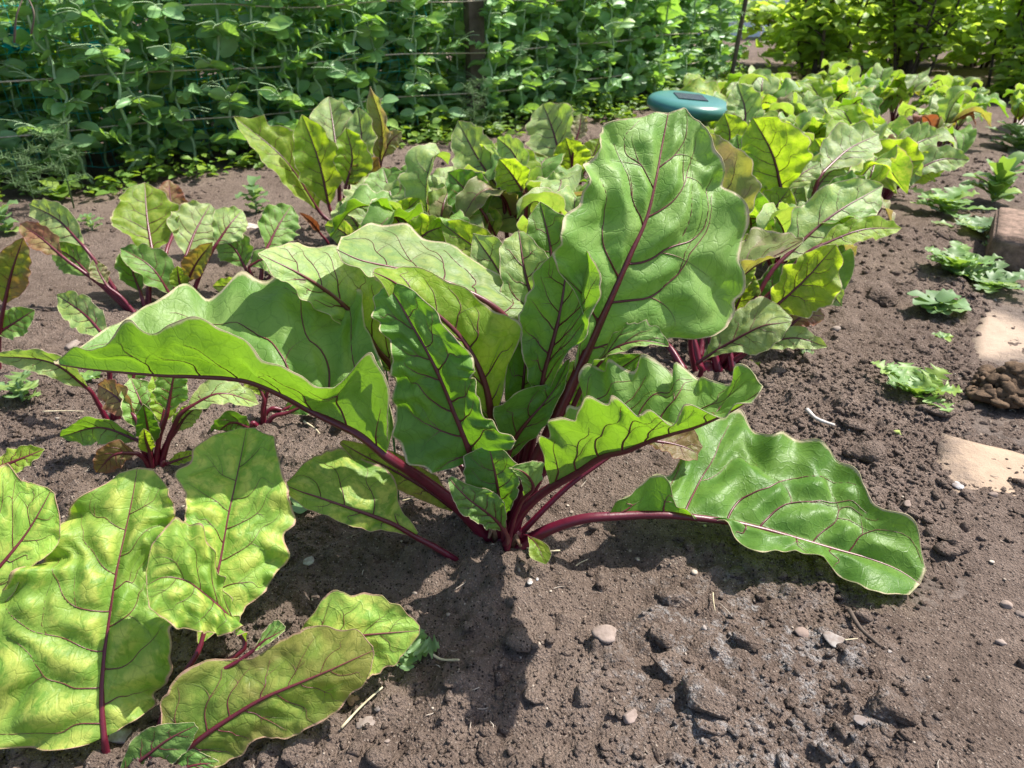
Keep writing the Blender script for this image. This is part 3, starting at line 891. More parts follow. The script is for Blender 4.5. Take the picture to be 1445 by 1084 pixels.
for i, (bx, tx, ty) in enumerate([(905, 925, 470), (930, 965, 440), (955, 985, 430), (975, 1010, 440)]):
    L2(RP, (bx + 60, 522), (tx, ty), (tx + 20, ty - 50), (tx + 45, ty - 110), 24, ('deep', 'yellow')[i % 2], ln=.06, dy=.04, r0=.005)
L2(RP, (985, 515), (1015, 350), (1018, 265), (985, 188), 42, 'tan', ln=.14, dy=.10, roll=10, res=(48, 24))
L2(RP, (1000, 510), (1045, 370), (1060, 320), (1040, 255), 26, 'green', ln=.08, dy=.14)

# ================================================================== right-hand bed behind it
R3 = plant('beetroot with bright backlit leaf standing right of the teal disc', 1105, 400)
L2(R3, (1105, 398), (1104, 275), (1090, 218), (1062, 166), 38, 'yellow', ln=.05, res=(48, 24), puck=.003)
L2(R3, (1095, 400), (1072, 338), (1090, 300), (1114, 266), 26, 'yellow', ln=.04, dy=-.03)
L2(R3, (1105, 402), (1096, 335), (1110, 296), (1128, 258), 28, 'pale', ln=.12, dy=-.05)
L2(R3, (1110, 398), (1105, 272), (1126, 250), (1158, 230), 17, 'pale', ln=.05, roll=25)
L2(R3, (1120, 398), (1140, 290), (1160, 255), (1188, 228), 26, 'pale', ln=.10)
L2(R3, (1115, 395), (1160, 245), (1196, 212), (1240, 190), 26, 'pale', ln=.14, roll=10)
L2(R3, (1105, 395), (1060, 260), (1045, 225), (1040, 190), 20, 'green', ln=.06)
L2(R3, (1108, 395), (1130, 340), (1165, 330), (1200, 318), 18, 'green', ln=.02)
L2(R3, (1100, 395), (1080, 290), (1064, 240), (1050, 215), 18, 'pale', ln=.06, dy=.1)
L2(R3, (1118, 398), (1165, 300), (1195, 275), (1228, 262), 24, 'deep', ln=.06, dy=-.03)
L2(R3, (1112, 398), (1140, 300), (1150, 275), (1150, 240), 26, 'green', ln=.08, dy=.02)
L2(R3, (1100, 398), (1075, 300), (1050, 270), (1030, 250), 22, 'yellow', ln=.05, dy=.0)
L2(R3, (1100, 398), (1082, 330), (1060, 300), (1046, 280), 20, 'mottle', ln=.06, dy=-.04)
R4 = plant('beetroot with one long pale leaf stretched right over the bare soil', 1215, 325)
L2(R4, (1212, 325), (1210, 268), (1238, 238), (1304, 226), 32, 'yellow', ln=.02, roll=-10)
L2(R4, (1220, 322), (1280, 248), (1325, 226), (1368, 226), 15, 'pale', ln=.05, roll=15)
L2(R4, (1210, 322), (1190, 260), (1180, 230), (1160, 205), 24, 'pale', ln=.12)
L2(R4, (1215, 320), (1215, 250), (1225, 215), (1220, 190), 22, 'green', ln=.10)
L2(R4, (1215, 322), (1240, 250), (1262, 220), (1285, 196), 22, 'pink', ln=.10)
L2(R4, (1215, 322), (1250, 260), (1275, 243), (1300, 250), 18, 'pale', ln=.02)
L2(R4, (1208, 322), (1170, 280), (1150, 262), (1130, 252), 16, 'yellow', ln=.02)

L2(R4, (1225, 322), (1260, 235), (1290, 205), (1325, 190), 22, 'pale', ln=.10)
L2(R4, (1222, 322), (1270, 262), (1300, 240), (1335, 236), 18, 'yellow', ln=.04)
L2(R4, (1208, 322), (1185, 250), (1165, 222), (1150, 196), 24, 'yellow', ln=.05)
L2(R4, (1215, 322), (1205, 240), (1200, 212), (1180, 184), 22, 'pale', ln=.14)
R5 = plant('beetroot between the teal disc and the bright backlit leaf', 1010, 330)
L2(R5, (1005, 330), (1000, 240), (990, 210), (970, 182), 22, 'pale', ln=.10)
L2(R5, (1012, 330), (1020, 230), (1030, 190), (1022, 160), 22, 'yellow', ln=.03)
L2(R5, (1015, 330), (1045, 200), (1052, 160), (1040, 118), 22, 'pale', ln=.12)
L2(R5, (1018, 330), (1055, 235), (1075, 205), (1100, 190), 20, 'green', ln=.06)
L2(R5, (1005, 330), (985, 270), (965, 250), (945, 240), 18, 'yellow', ln=.02)
# ================================================================== beets behind the middle one
B1 = plant('beetroot with a tall withered reddish leaf, in front of the pea row', 482, 338)
L2(B1, (489, 342), (450, 298), (402, 226), (330, 165), 27, 'yellow', ln=.02, roll=-25, fold=.4)
L2(B1, (480, 340), (464, 290), (450, 228), (426, 162), 27, 'yellow', ln=.03, fold=.3)
L2(B1, (482, 336), (478, 250), (472, 192), (464, 137), 29, 'pale', ln=.16, roll=5)
L2(B1, (488, 336), (496, 250), (510, 200), (505, 152), 20, 'pale', ln=.10, roll=35)
L2(B1, (485, 336), (488, 262), (497, 224), (488, 180), 22, 'yellow', ln=.02)
L2(B1, (534, 315), (535, 235), (539, 178), (522, 122), 14, 'tan', ln=.02, roll=20, fold=.7, ruff=.014, label='withered tan leaf standing on end')
L2(B1, (534, 315), (540, 222), (552, 198), (567, 186), 11, 'tan', ln=.02)
L2(B1, (490, 336), (500, 275), (513, 250), (534, 222), 19, 'redtint', ln=.02, fold=.5)
L2(B1, (495, 336), (540, 268), (545, 250), (548, 236), 13, 'pink', ln=.02)
L2(B1, (500, 335), (562, 288), (584, 256), (612, 230), 20, 'green', ln=.05, roll=25, fold=.7)
L2(B1, (505, 334), (585, 280), (598, 266), (612, 272), 11, 'brown', ln=.02)
L2(B1, (468, 352), (452, 330), (440, 314), (422, 300), 6, 'brown', ln=-.02, fold=.8, label='shrivelled brown leaf at the foot')
L2(B1, (488, 338), (500, 305), (505, 290), (504, 270), 15, 'deep', ln=-.01)
B2 = plant('small pale-leaved beetroot standing low just in front of the withered one', 555, 395)
L2(B2, (548, 392), (541, 335), (532, 290), (520, 250), 38, 'pale', ln=.16, roll=5, res=(44, 24))
L2(B2, (535, 392), (505, 348), (482, 326), (458, 318), 13, 'mottle', ln=.04, roll=20)
L2(B2, (550, 392), (552, 334), (570, 302), (592, 280), 19, 'yellow', ln=.02)
L2(B2, (580, 392), (596, 330), (610, 296), (604, 258), 29, 'pale', ln=.16)
L2(B2, (590, 395), (642, 372), (612, 338), (570, 308), 21, 'tan', ln=.06, roll=20, fold=.5)
L2(B2, (570, 395), (555, 345), (535, 330), (505, 322), 16, 'green', ln=.03)
L2(B2, (575, 392), (585, 345), (590, 320), (580, 295), 20, 'deep', ln=.0)
L2(B2, (565, 394), (560, 320), (552, 280), (540, 236), 34, 'green', ln=.12, dy=.05)
L2(B2, (560, 394), (600, 330), (625, 300), (650, 285), 28, 'pale', ln=.10, dy=.02)
L2(B2, (548, 394), (520, 345), (500, 312), (478, 285), 26, 'pale', ln=.10, dy=.03)
L2(B2, (575, 394), (612, 318), (632, 276), (640, 235), 30, 'pale', ln=.14, dy=.08)
L2(B2, (570, 396), (580, 352), (600, 330), (630, 318), 24, 'yellow', ln=.02, dy=-.06)
B3 = plant('beetroot with crowded pale leaves, one tinged pinkish tan, behind the largest plant', 735, 395)
L2(B3, (722, 385), (706, 268), (676, 226), (646, 171), 27, 'pale', ln=.16, roll=10)
L2(B3, (700, 390), (685, 305), (660, 272), (632, 243), 28, 'deep', ln=.02)
L2(B3, (745, 395), (746, 330), (708, 280), (662, 235), 40, 'pale', ln=.16, res=(48, 24), puck=.003)
L2(B3, (740, 390), (738, 270), (722, 246), (704, 224), 22, 'yellow', ln=.0, fold=.4)
L2(B3, (745, 388), (740, 255), (724, 216), (702, 195), 16, 'pale', ln=.10, roll=10)
L2(B3, (760, 395), (764, 290), (780, 270), (812, 260), 18, 'pale', ln=.08, roll=30)
L2(B3, (750, 395), (720, 385), (668, 348), (622, 314), 26, 'yellow', ln=.02, dy=-.08)
L2(B3, (770, 395), (790, 330), (800, 300), (800, 270), 22, 'pale', ln=.10)
L2(B3, (740, 392), (700, 335), (690, 315), (668, 300), 18, 'mottle', ln=.06)
L2(B3, (770, 395), (830, 330), (835, 290), (830, 255), 22, 'green', ln=.06)
L2(B3, (740, 395), (720, 300), (705, 262), (690, 222), 30, 'green', ln=.12, dy=.05)
L2(B3, (760, 395), (800, 330), (820, 300), (838, 270), 30, 'pale', ln=.12, dy=-.02)
L2(B3, (730, 395), (680, 350), (660, 325), (640, 300), 30, 'pale', ln=.10, dy=-.04)
L2(B3, (745, 395), (770, 330), (775, 290), (770, 245), 28, 'pale', ln=.14, dy=.06)
B4 = plant('beetroot with upright pale leaf, left of the teal disc', 800, 300)
L2(B4, (795, 300), (792, 228), (781, 186), (766, 147), 31, 'pale', ln=.14, roll=5, label='pale leaf with withered tip')
L2(B4, (802, 298), (808, 252), (806, 226), (798, 194), 24, 'yellow', ln=.0)
L2(B4, (790, 300), (784, 262), (776, 226), (764, 198), 18, 'pale', ln=.10)
L2(B4, (806, 300), (826, 240), (838, 218), (846, 195), 18, 'yellow', ln=.04)
L2(B4, (806, 300), (835, 250), (850, 230), (868, 218), 20, 'pale', ln=.08)
L2(B4, (800, 300), (812, 200), (818, 180), (820, 160), 10, 'tan', ln=.04)
L2(B4, (798, 300), (770, 270), (758, 258), (740, 252), 12, 'green', ln=.03)

# ================================================================== small beets on the left
S1 = plant('small beetroot with one pinkish-red leaf hanging low at its left side', 217, 655)
L2(S1, (218, 655), (236, 582), (242, 548), (250, 505), 19, 'green', ln=.02)
L2(S1, (213, 653), (212, 612), (200, 572), (184, 534), 23, 'green', ln=.04)
L2(S1, (210, 652), (190, 588), (164, 560), (138, 543), 16, 'pink', ln=.04, roll=20)
L2(S1, (210, 655), (196, 622), (150, 604), (85, 616), 17, 'green', ln=.02, roll=25, fold=.4)
L2(S1, (212, 657), (192, 640), (166, 640), (136, 667), 17, 'pink', ln=-.02, roll=10, label='pinkish-red withering leaf')
L2(S1, (225, 652), (247, 610), (262, 588), (285, 569), 13, 'pale', ln=.02)
L2(S1, (225, 653), (262, 578), (308, 556), (366, 570), 16, 'pale', ln=.04, roll=25)
L2(S1, (228, 657), (235, 655), (255, 648), (281, 639), 7, 'yellow', ln=.01, roll=20)
L2(S1, (216, 654), (213, 632), (208, 602), (202, 570), 13, 'deep', ln=-.01)
L2(S1, (222, 653), (228, 600), (232, 570), (215, 530), 15, 'yellow', ln=.03)
L2(S1, (215, 656), (212, 640), (206, 622), (203, 605), 9, 'yellow', ln=-.02)
S2 = plant('small beetroot with a broad upright leaf, farthest back on the left', 200, 438)
L2(S2, (208, 432), (216, 362), (208, 312), (204, 258), 34, 'yellow', ln=.12, res=(44, 24), puck=.003)
L2(S2, (186, 437), (128, 390), (105, 366), (70, 345), 19, 'green', ln=.05, roll=15)
L2(S2, (182, 436), (118, 348), (84, 312), (40, 288), 19, 'pale', ln=.08, roll=10)
L2(S2, (184, 438), (88, 362), (58, 336), (28, 316), 15, 'pink', ln=.04)
L2(S2, (205, 436), (198, 412), (186, 380), (180, 348), 17, 'green', ln=.05)
L2(S2, (238, 432), (240, 416), (214, 378), (170, 350), 21, 'green', ln=.02, roll=-15, fold=.4)
L2(S2, (190, 440), (150, 402), (140, 385), (132, 366), 10, 'tan', ln=.02)
L2(S2, (205, 440), (196, 444), (180, 448), (156, 456), 6, 'yellow', ln=-.01, roll=25)
L2(S2, (225, 405), (246, 312), (241, 284), (238, 254), 17, 'pink', ln=.06, dy=.12)
S3 = plant('small beetroot with a rounded pale leaf and a red-edged upright leaf', 262, 428)
L2(S3, (262, 426), (262, 362), (276, 326), (297, 288), 30, 'pale', ln=.12)
L2(S3, (260, 428), (264, 398), (278, 370), (300, 342), 15, 'redtint', ln=.0, fold=.6)
L2(S3, (266, 426), (305, 345), (325, 316), (342, 297), 20, 'pale', ln=.08)
L2(S3, (258, 428), (245, 405), (238, 390), (232, 372), 10, 'green', ln=.02)
L2(S3, (262, 430), (256, 410), (252, 392), (250, 375), 11, 'yellow', ln=.0)
S4 = plant('small beetroot whose yellow outer leaf lies near the largest plant', 370, 415)
L2(S4, (355, 412), (346, 378), (330, 350), (304, 334), 20, 'green', ln=.02)
L2(S4, (366, 412), (376, 352), (392, 320), (411, 290), 23, 'green', ln=.10)
L2(S4, (362, 412), (352, 376), (372, 366), (402, 392), 13, 'green', ln=.02, roll=20)
L2(S4, (376, 425), (366, 420), (335, 406), (300, 404), 14, 'mottle', ln=-.01, roll=15)
L2(S4, (372, 412), (385, 385), (398, 372), (415, 350), 15, 'pale', ln=.06)
L2(S4, (380, 414), (400, 398), (420, 392), (440, 385), 12, 'green', ln=.0)
S5 = plant('small beetroot with spreading bare red stalks under the long left leaf', 368, 594)
L2(S5, (362, 594), (352, 604), (330, 596), (298, 618), 15, 'deep', ln=-.02, roll=10)
L2(S5, (374, 594), (400, 578), (430, 566), (470, 556), 14, 'green', ln=.03)
L2(S5, (370, 592), (378, 550), (385, 530), (395, 505), 18, 'green', ln=.02)
L2(S5, (370, 594), (372, 560), (362, 540), (345, 520), 14, 'yellow', ln=.02)
L2(S5, (372, 596), (405, 583), (440, 570), (480, 572), 12, 'deep', ln=.02)
S6 = plant('beetroot cut by the left edge, with a red-edged upright leaf', -10, 520)
L2(S6, (-4, 522), (6, 430), (16, 386), (33, 335), 19, 'redtint', ln=.02, fold=.4)
L2(S6, (-10, 520), (-6, 472), (20, 456), (49, 437), 17, 'green', ln=.02, roll=15)
L2(S6, (-14, 520), (-30, 440), (-36, 400), (-40, 360), 22, 'green', ln=.05)
L2(S6, (-16, 520), (-60, 460), (-80, 440), (-120, 430), 20, 'pale', ln=.05)
S7 = plant('small beetroot with a pale stalk arching left across the soil', 156, 592)
L2(S7, (152, 594), (126, 550), (78, 514), (-12, 502), 16, 'pale', ln=-.02, roll=25, fold=.5)
L2(S7, (160, 592), (152, 480), (122, 446), (80, 416), 19, 'pale', ln=.06, roll=10)
L2(S7, (164, 592), (185, 540), (195, 515), (200, 490), 13, 'green', ln=.03)

# ================================================================== front left beet with broad mottled leaves
FP = plant('beetroot in the front left corner with broad mottled yellow-green leaves', at=(-0.232, 0.292))
crown(FP, 0.014)
FY = 0.292
hero(FP, [(152, 1075, .290), (149, 1058, .291)],
     [((147, 1040, .293), (125, 1050, .288), (165, 1032, .296)),
      ((144, 1000, .304), (30, 1058, .283), (206, 1002, .312)),
      ((146, 940, .322), (-15, 1002, .300), (230, 962, .330)),
      ((155, 870, .345), (-22, 900, .325), (254, 890, .350)),
      ((165, 805, .368), (18, 815, .352), (216, 812, .374)),
      ((176, 755, .388), (64, 768, .374), (243, 745, .398)),
      ((187, 702, .408), (118, 708, .400), (250, 712, .414)),
      ((194, 660, .424), (168, 668, .421), (215, 662, .425))], 'mottle',
     res=(96, 56), r0=0.0032, ruff=0.0085, ruff_f=7, wav=.15, puck=0.005, nv=6, vein_w=1.1, cup=.10)
hero(FP, [(195, 1040, .296), (245, 975, .322)],
     [((284, 908, .345), (278, 908, .344), (292, 903, .346)),
      ((300, 840, .370), (276, 828, .366), (348, 858, .372)),
      ((311, 788, .392), (264, 760, .384), (394, 815, .394)),
      ((322, 728, .416), (256, 715, .408), (406, 745, .420)),
      ((334, 675, .440), (261, 668, .434), (403, 670, .444)),
      ((343, 630, .460), (292, 622, .457), (384, 620, .462)),
      ((348, 604, .472), (338, 604, .472), (360, 604, .472))], 'mottle', ruff=0.0065, ruff_f=8, wav=.13, cup=.08, puck=0.0045, nv=6, r0=0.0028, vein_w=1.1)
hero(FP, [(195, 1040, .296), (262, 965, .318)],
     [((345, 902, .338), (340, 895, .339), (348, 906, .336)),
      ((318, 866, .344), (320, 838, .352), (334, 890, .332)),
      ((288, 838, .346), (296, 782, .364), (294, 898, .328)),
      ((258, 818, .344), (262, 734, .366), (244, 888, .324)),
      ((230, 815, .340), (225, 752, .356), (214, 860, .324)),
      ((207, 826, .335), (206, 806, .340), (208, 840, .330))], 'mottle', ruff=0.0065, ruff_f=7, wav=.14, cup=.08, puck=0.004, nv=5, r0=0.0025, label='yellowed curled leaf in front')
hero(FP, [(205, 1075, .287)],
     [((250, 1070, .284), (224, 1024, .292), (276, 1086, .280)),
      ((290, 1037, .290), (236, 975, .306), (318, 1080, .282)),
      ((330, 1010, .297), (286, 927, .322), (356, 1049, .290)),
      ((375, 984, .304), (350, 931, .325), (405, 1039, .296)),
      ((420, 965, .310), (406, 902, .334), (450, 1018, .302)),
      ((465, 946, .316), (452, 886, .338), (493, 986, .310)),
      ((500, 930, .322), (500, 889, .336), (518, 954, .318)),
      ((527, 918, .328), (526, 912, .329), (528, 923, .327))], 'olive',
     res=(84, 44), r0=0.0032, ruff=0.0016, ruff_f=3, puck=0.002, nv=6, label='olive leaf with reddish margin and small spots')
hero(FP, [(205, 1060, .292), (320, 985, .315)],
     [((400, 950, .330), (396, 955, .329), (402, 942, .331)),
      ((430, 922, .338), (440, 950, .328), (426, 888, .350)),
      ((468, 905, .343), (490, 962, .330), (465, 842, .362)),
      ((510, 897, .346), (530, 952, .335), (518, 836, .368)),
      ((552, 893, .350), (562, 932, .342), (560, 852, .364)),
      ((592, 890, .355), (591, 896, .353), (592, 884, .357))], 'mottle', res=(56, 32), r0=0.0025, ruff=0.0015, nv=5)
hero(FP, [(200, 1078, .286)],
     [((175, 1090, .279), (168, 1085, .280), (185, 1096, .277)),
      ((205, 1068, .283), (190, 1045, .289), (225, 1085, .278)),
      ((240, 1042, .288), (220, 1022, .293), (262, 1062, .283)),
      ((276, 1024, .292), (274, 1020, .293), (280, 1028, .291))], 'green', res=(40, 22), r0=0.0026, nv=4)
hero(FP, [(215, 1080, .284)],
     [((235, 1100, .276), (232, 1096, .277), (242, 1104, .275)),
      ((258, 1085, .279), (240, 1066, .283), (280, 1102, .274)),
      ((285, 1078, .281), (276, 1058, .286), (300, 1092, .277)),
      ((308, 1078, .282), (308, 1074, .283), (310, 1082, .281))], 'green', res=(36, 20), r0=0.0024, nv=4)
hero(FP, [(195, 1060, .292), (290, 960, .315)],
     [((355, 920, .326), (352, 922, .326), (358, 916, .326)),
      ((372, 905, .330), (368, 915, .326), (378, 884, .336)),
      ((388, 896, .333), (388, 902, .330), (392, 876, .338)),
      ((402, 888, .336), (402, 890, .335), (403, 884, .337))], 'green', res=(30, 18), r0=0.002, nv=3)
EP = plant('beetroot cut off by the left edge in front, one pale mottled leaf showing', -120, 960)
hero(EP, [(-118, 960, .325), (-85, 915, .33)],
     [((-50, 870, .33), (-55, 862, .33), (-45, 876, .33)),
      ((-18, 820, .342), (-60, 780, .345), (-5, 862, .335)),
      ((12, 785, .355), (-25, 705, .365), (40, 805, .350)),
      ((38, 752, .368), (5, 662, .385), (78, 772, .362)),
      ((60, 715, .380), (40, 680, .388), (86, 735, .375)),
      ((72, 692, .388), (66, 688, .389), (78, 697, .387))], 'mottle', res=(56, 32), r0=0.0032, ruff=0.003, nv=5)
L2(EP, (-90, 800), (-12, 664), (24, 650), (63, 634), 14, 'yellow', ln=.02, roll=15, dy=.0)
# ================================================================== beets farther down the bed (copies of a few leaves)
def lib_leaf(mat, seed, hgt=0.17, out=0.10, wid=0.042, arch=0.4):
    rg = random.Random(seed)
    st = [(0, 0, 0), (out * 0.16, 0, hgt * 0.28), (out * 0.36, 0, hgt * 0.5)]
    P = [np.array([out * 0.36, 0, hgt * 0.5]), np.array([out * 0.66, rg.uniform(-.01, .01), hgt * 0.82]), np.array([out * 1.15, rg.uniform(-.02, .02), hgt * (1.0 - arch * 0.2)]), np.array([out * 1.6, rg.uniform(-.03, .03), hgt * (1.0 - arch)])]
    tt = np.linspace(0, 1, 8); mid = cr(P, tt); w = prof(tt) * wid
    fold = rg.uniform(0.15, 0.6); L = []; R = []
    T = np.gradient(mid, axis=0); T /= np.linalg.norm(T, axis=1)[:, None]
    tw = rg.uniform(-0.5, 0.5)
    for i in range(8):
        s = np.array([0, 1.0, 0]); n = np.cross(T[i], s)
        a = tw * tt[i]; s2 = s * math.cos(a) + n * math.sin(a); n2 = -s * math.sin(a) + n * math.cos(a)
        if n2[2] < 0: n2 = -n2
        L.append(mid[i] + w[i] * (-s2 * math.cos(fold) + n2 * math.sin(fold)))
        R.append(mid[i] + w[i] * (s2 * math.cos(fold) + n2 * math.sin(fold)))
    return make_leaf(None, mid, L, R, [np.array(p) for p in st] + [mid[0]], LM[mat], res=(28, 14), r0=0.0036, wav=.13, ruff=0.0085, nv=4, seed=900 + seed, rim=False)


LIB = [lib_leaf('yellow', 1, .19, .05, .040, .10), lib_leaf('pale', 2, .17, .09, .043, .35), lib_leaf('green', 3, .15, .11, .044, .5),
       lib_leaf('yellow', 4, .17, .08, .038, .2), lib_leaf('pale', 5, .20, .06, .038, .15), lib_leaf('tan', 6, .15, .09, .034, .4),
       lib_leaf('green', 7, .18, .07, .040, .25), lib_leaf('mottle', 8, .16, .10, .040, .45), lib_leaf('redtint', 9, .15, .06, .032, .2), lib_leaf('brown', 10, .15, .07, .026, .3)]
WGT = [5, 9, 6, 4, 9, 3, 5, 4, 1.6, 1.0]


def far_beet(x, y, label, n, scale, seed, extra=None):
    rg = random.Random(seed)
    z = hz(x, y)
    e = empty('beet_plant', (x, y, z - 0.004), label, 'beetroot', 'beetroot plants far down the bed')
    a0 = rg.uniform(0, 6.28)
    picks = rg.choices(range(len(LIB)), WGT, k=n)
    if extra is not None: picks[0] = extra
    for i, p in enumerate(picks):
        src = LIB[p]
        c = src.copy(); COL.objects.link(c); c.parent = e
        s = scale * rg.uniform(0.75, 1.12)
        c.scale = (s, s, s); c.rotation_euler = (rg.uniform(-.12, .12), rg.uniform(-.25, .12), a0 + i * 2.4 + rg.uniform(-.3, .3))
        if i == 0 and extra is not None: c.rotation_euler = (0, -0.1, math.radians(-10)); c['label'] = 'rusty withered leaf'
        for ch in src.children:
            d = ch.copy(); COL.objects.link(d); d.parent = c
    return e


rg = random.Random(5)
kk = 0
for Y in np.arange(1.62, 2.72, 0.155):
    for lat in (-0.45, -0.24, -0.04, 0.17, 0.34):
        if (Y < 2.0 and lat > 0.1) or (Y < 2.3 and lat > 0.3): continue
        if Y < 1.75 and lat > -0.2 and lat < 0: continue
        x = -0.01 + (Y - 0.495) * 0.633 + lat + rg.uniform(-.05, .05); y = Y - lat * 0.5 + rg.uniform(-.06, .06)
        if abs(x - 0.375) < 0.13 and abs(y - 1.60) < 0.16: continue
        if y > 2.72 or (lat < -.4 and Y < 2.25): continue
        if lat > 0.1: lab = 'beetroot with pale arching leaves along the far path side of the bed'
        elif lat < -0.4: lab = 'beetroot with yellow-green leaves beside the pea row beyond the teal disc'
        elif Y < 2.4: lab = 'beetroot with crowded yellow-green leaves just beyond the teal disc'
        else: lab = 'beetroot seen small at the far end of the bed before the bushes'
        ex = None
        if lat == 0.17 and 2.02 < Y < 2.2: ex = 9; lab = 'beetroot with one rusty withered leaf among yellow-green ones, far right of the bed'
        far_beet(x, y, lab, rg.randint(8, 11), (1.02 if Y < 2.1 else 0.90) * (0.85 if lat > 0.1 else 1.0), 100 + kk, ex)
        kk += 1
for x, y, lab, n, sc in ((.10, 1.02, 'low crowded beetroot right behind the tall leaf of the largest plant', 9, .95),
                         (.27, 1.08, 'beetroot filling the gap between the tall leaf and the bright backlit leaf', 9, 1.0),
                         (.03, 1.24, 'beetroot in the second line behind the pale-leaved one', 9, 1.0),
                         (.24, 1.34, 'beetroot just in front of the teal disc, half hidden by the tall leaf', 10, .95),
                         (-.14, 1.16, 'beetroot between the withered one and the crowded pale one', 8, .9),
                         (.56, 1.22, 'beetroot behind the bright backlit leaf on its right', 10, 1.0),
                         (.72, 1.52, 'beetroot beside the long pale leaf stretched over soil, on its far side', 10, 1.0),
                         (.50, 1.48, 'beetroot directly right of the teal disc', 10, 1.0),
                         (.86, 1.62, 'beetroot at the path side behind the long stretched leaf', 9, .9),
                         (.62, 1.66, 'beetroot second to the right of the teal disc', 10, 1.0),
                         (.42, .98, 'beetroot in front of the bright backlit leaf', 8, .85)):
    far_beet(x, y, lab, n, sc, 400 + kk); kk += 1
for o in LIB:
    for ch in list(o.children): bpy.data.objects.remove(ch)
    bpy.data.objects.remove(o)

# ================================================================== many-leaf helper
def template(nr, nc, prof_fn, fold=0.25, curl=0.15):
    v = np.linspace(0, 1, nr); u = np.linspace(-1, 1, nc)
    V = []
    for a in v:
        w = prof_fn(a)
        for b in u:
            V.append((a, b * w * 0.5, abs(b) * w * 0.5 * fold - curl * a * a))
    Fq = []
    for i in range(nr - 1):
        for j in range(nc - 1):
            k = i * nc + j
            Fq.append((k, k + 1, k + nc + 1, k + nc))
    return np.array(V), np.array(Fq)


def leaf_mesh(name, v, f, mat, parent, per):
    n = len(v) // per
    r = np.random.default_rng(n).uniform(0, 1, n)
    return mesh_obj(name, v, f, mat, parent, True, {'rnd': np.repeat(r, per)})


T_OVAL = template(6, 5, lambda a: max(0.03, math.sin(math.pi * min(1, a * 0.93 + 0.04)) ** 0.6), 0.25, 0.18)
T_ROUND = template(6, 5, lambda a: max(0.05, math.sin(math.pi * min(1, a * 0.86 + 0.12)) ** 0.55), 0.22, 0.15)
T_SMALL = template(4, 3, lambda a: max(0.05, math.sin(math.pi * min(1, a * 0.9 + 0.06)) ** 0.7), 0.3, 0.2)


def norm(a): return a / (np.linalg.norm(a, axis=-1, keepdims=True) + 1e-9)


def leaves(base, d, nrm, ln, wd, tpl):
    """numpy batch of leaves -> verts, faces"""
    tv, tf = tpl
    base = np.asarray(base, float); d = norm(np.asarray(d, float)); s = norm(np.cross(d, np.asarray(nrm, float))); n = np.cross(s, d)
    ln = np.asarray(ln, float)[:, None, None]; wd = np.asarray(wd, float)[:, None, None]
    V = base[:, None] + d[:, None] * tv[None, :, 0:1] * ln + s[:, None] * tv[None, :, 1:2] * wd + n[:, None] * tv[None, :, 2:3] * ln
    Fc = tf[None] + (np.arange(len(base)) * len(tv))[:, None, None]
    return V.reshape(-1, 3), Fc.reshape(-1, 4)


M_PEA = simple_leaf('pea_leaf', (0.215, 0.410, 0.175), (0.42, 0.74, 0.07), 0.38, 0.42, 30.0, 0.4)
M_PEASTEM = simple_mat('pea_stem', (0.22, 0.34, 0.17), (0.33, 0.45, 0.25), 30, 0.5, 0.1)
M_UNDER = simple_leaf('undergrowth_leaf', (0.135, 0.255, 0.048), (0.36, 0.56, 0.03), 0.4, 0.5, 7.0, 0.55)
M_SHRUB = simple_leaf('shrub_leaf', (0.260, 0.410, 0.080), (0.66, 0.88, 0.08), 0.52, 0.5, 3.0, 0.55)
M_SHRUB2 = simple_leaf('shrub_leaf_dark', (0.140, 0.270, 0.050), (0.45, 0.66, 0.03), 0.42, 0.5, 3.0, 0.5)
M_BARK = simple_mat('shrub_bark', (0.055, 0.040, 0.032), (0.12, 0.09, 0.07), 40, 0.9, 0.5)
M_WEED = simple_leaf('weed_leaf', (0.165, 0.310, 0.085), (0.36, 0.56, 0.06), 0.35, 0.5, 40.0, 0.35)
M_WEED2 = simple_leaf('weed_leaf_grey', (0.150, 0.265, 0.110), (0.32, 0.52, 0.09), 0.35, 0.5, 40.0, 0.35)
M_WOOD = simple_mat('weathered_wood', (0.085, 0.064, 0.048), (0.17, 0.132, 0.100), 22, 0.85, 0.6)
M_TWINE = simple_mat('twine', (0.34, 0.29, 0.21), (0.52, 0.45, 0.34), 220, 0.9, 0.6, 0.001)
M_STRAW = simple_mat('straw', (0.42, 0.35, 0.22), (0.60, 0.52, 0.36), 120, 0.7, 0.3, 0.001)

# ================================================================== pea row
PEA_LINE = np.array([(-2.1, 1.05), (-1.6, 1.36), (-1.15, 1.66), (-0.35, 2.20), (0.41, 2.80), (0.85, 3.35), (1.16, 3.95)])


def pea_point(t, off):
    p = cr(np.c_[PEA_LINE, np.zeros(len(PEA_LINE))], [t])[0][:2]; q = cr(np.c_[PEA_LINE, np.zeros(len(PEA_LINE))], [min(1, t + .01)])[0][:2]; r = cr(np.c_[PEA_LINE, np.zeros(len(PEA_LINE))], [max(0, t - .01)])[0][:2]
    d = q - r; d /= np.linalg.norm(d); n = np.array([-d[1], d[0]])
    return p + n * off, d, n


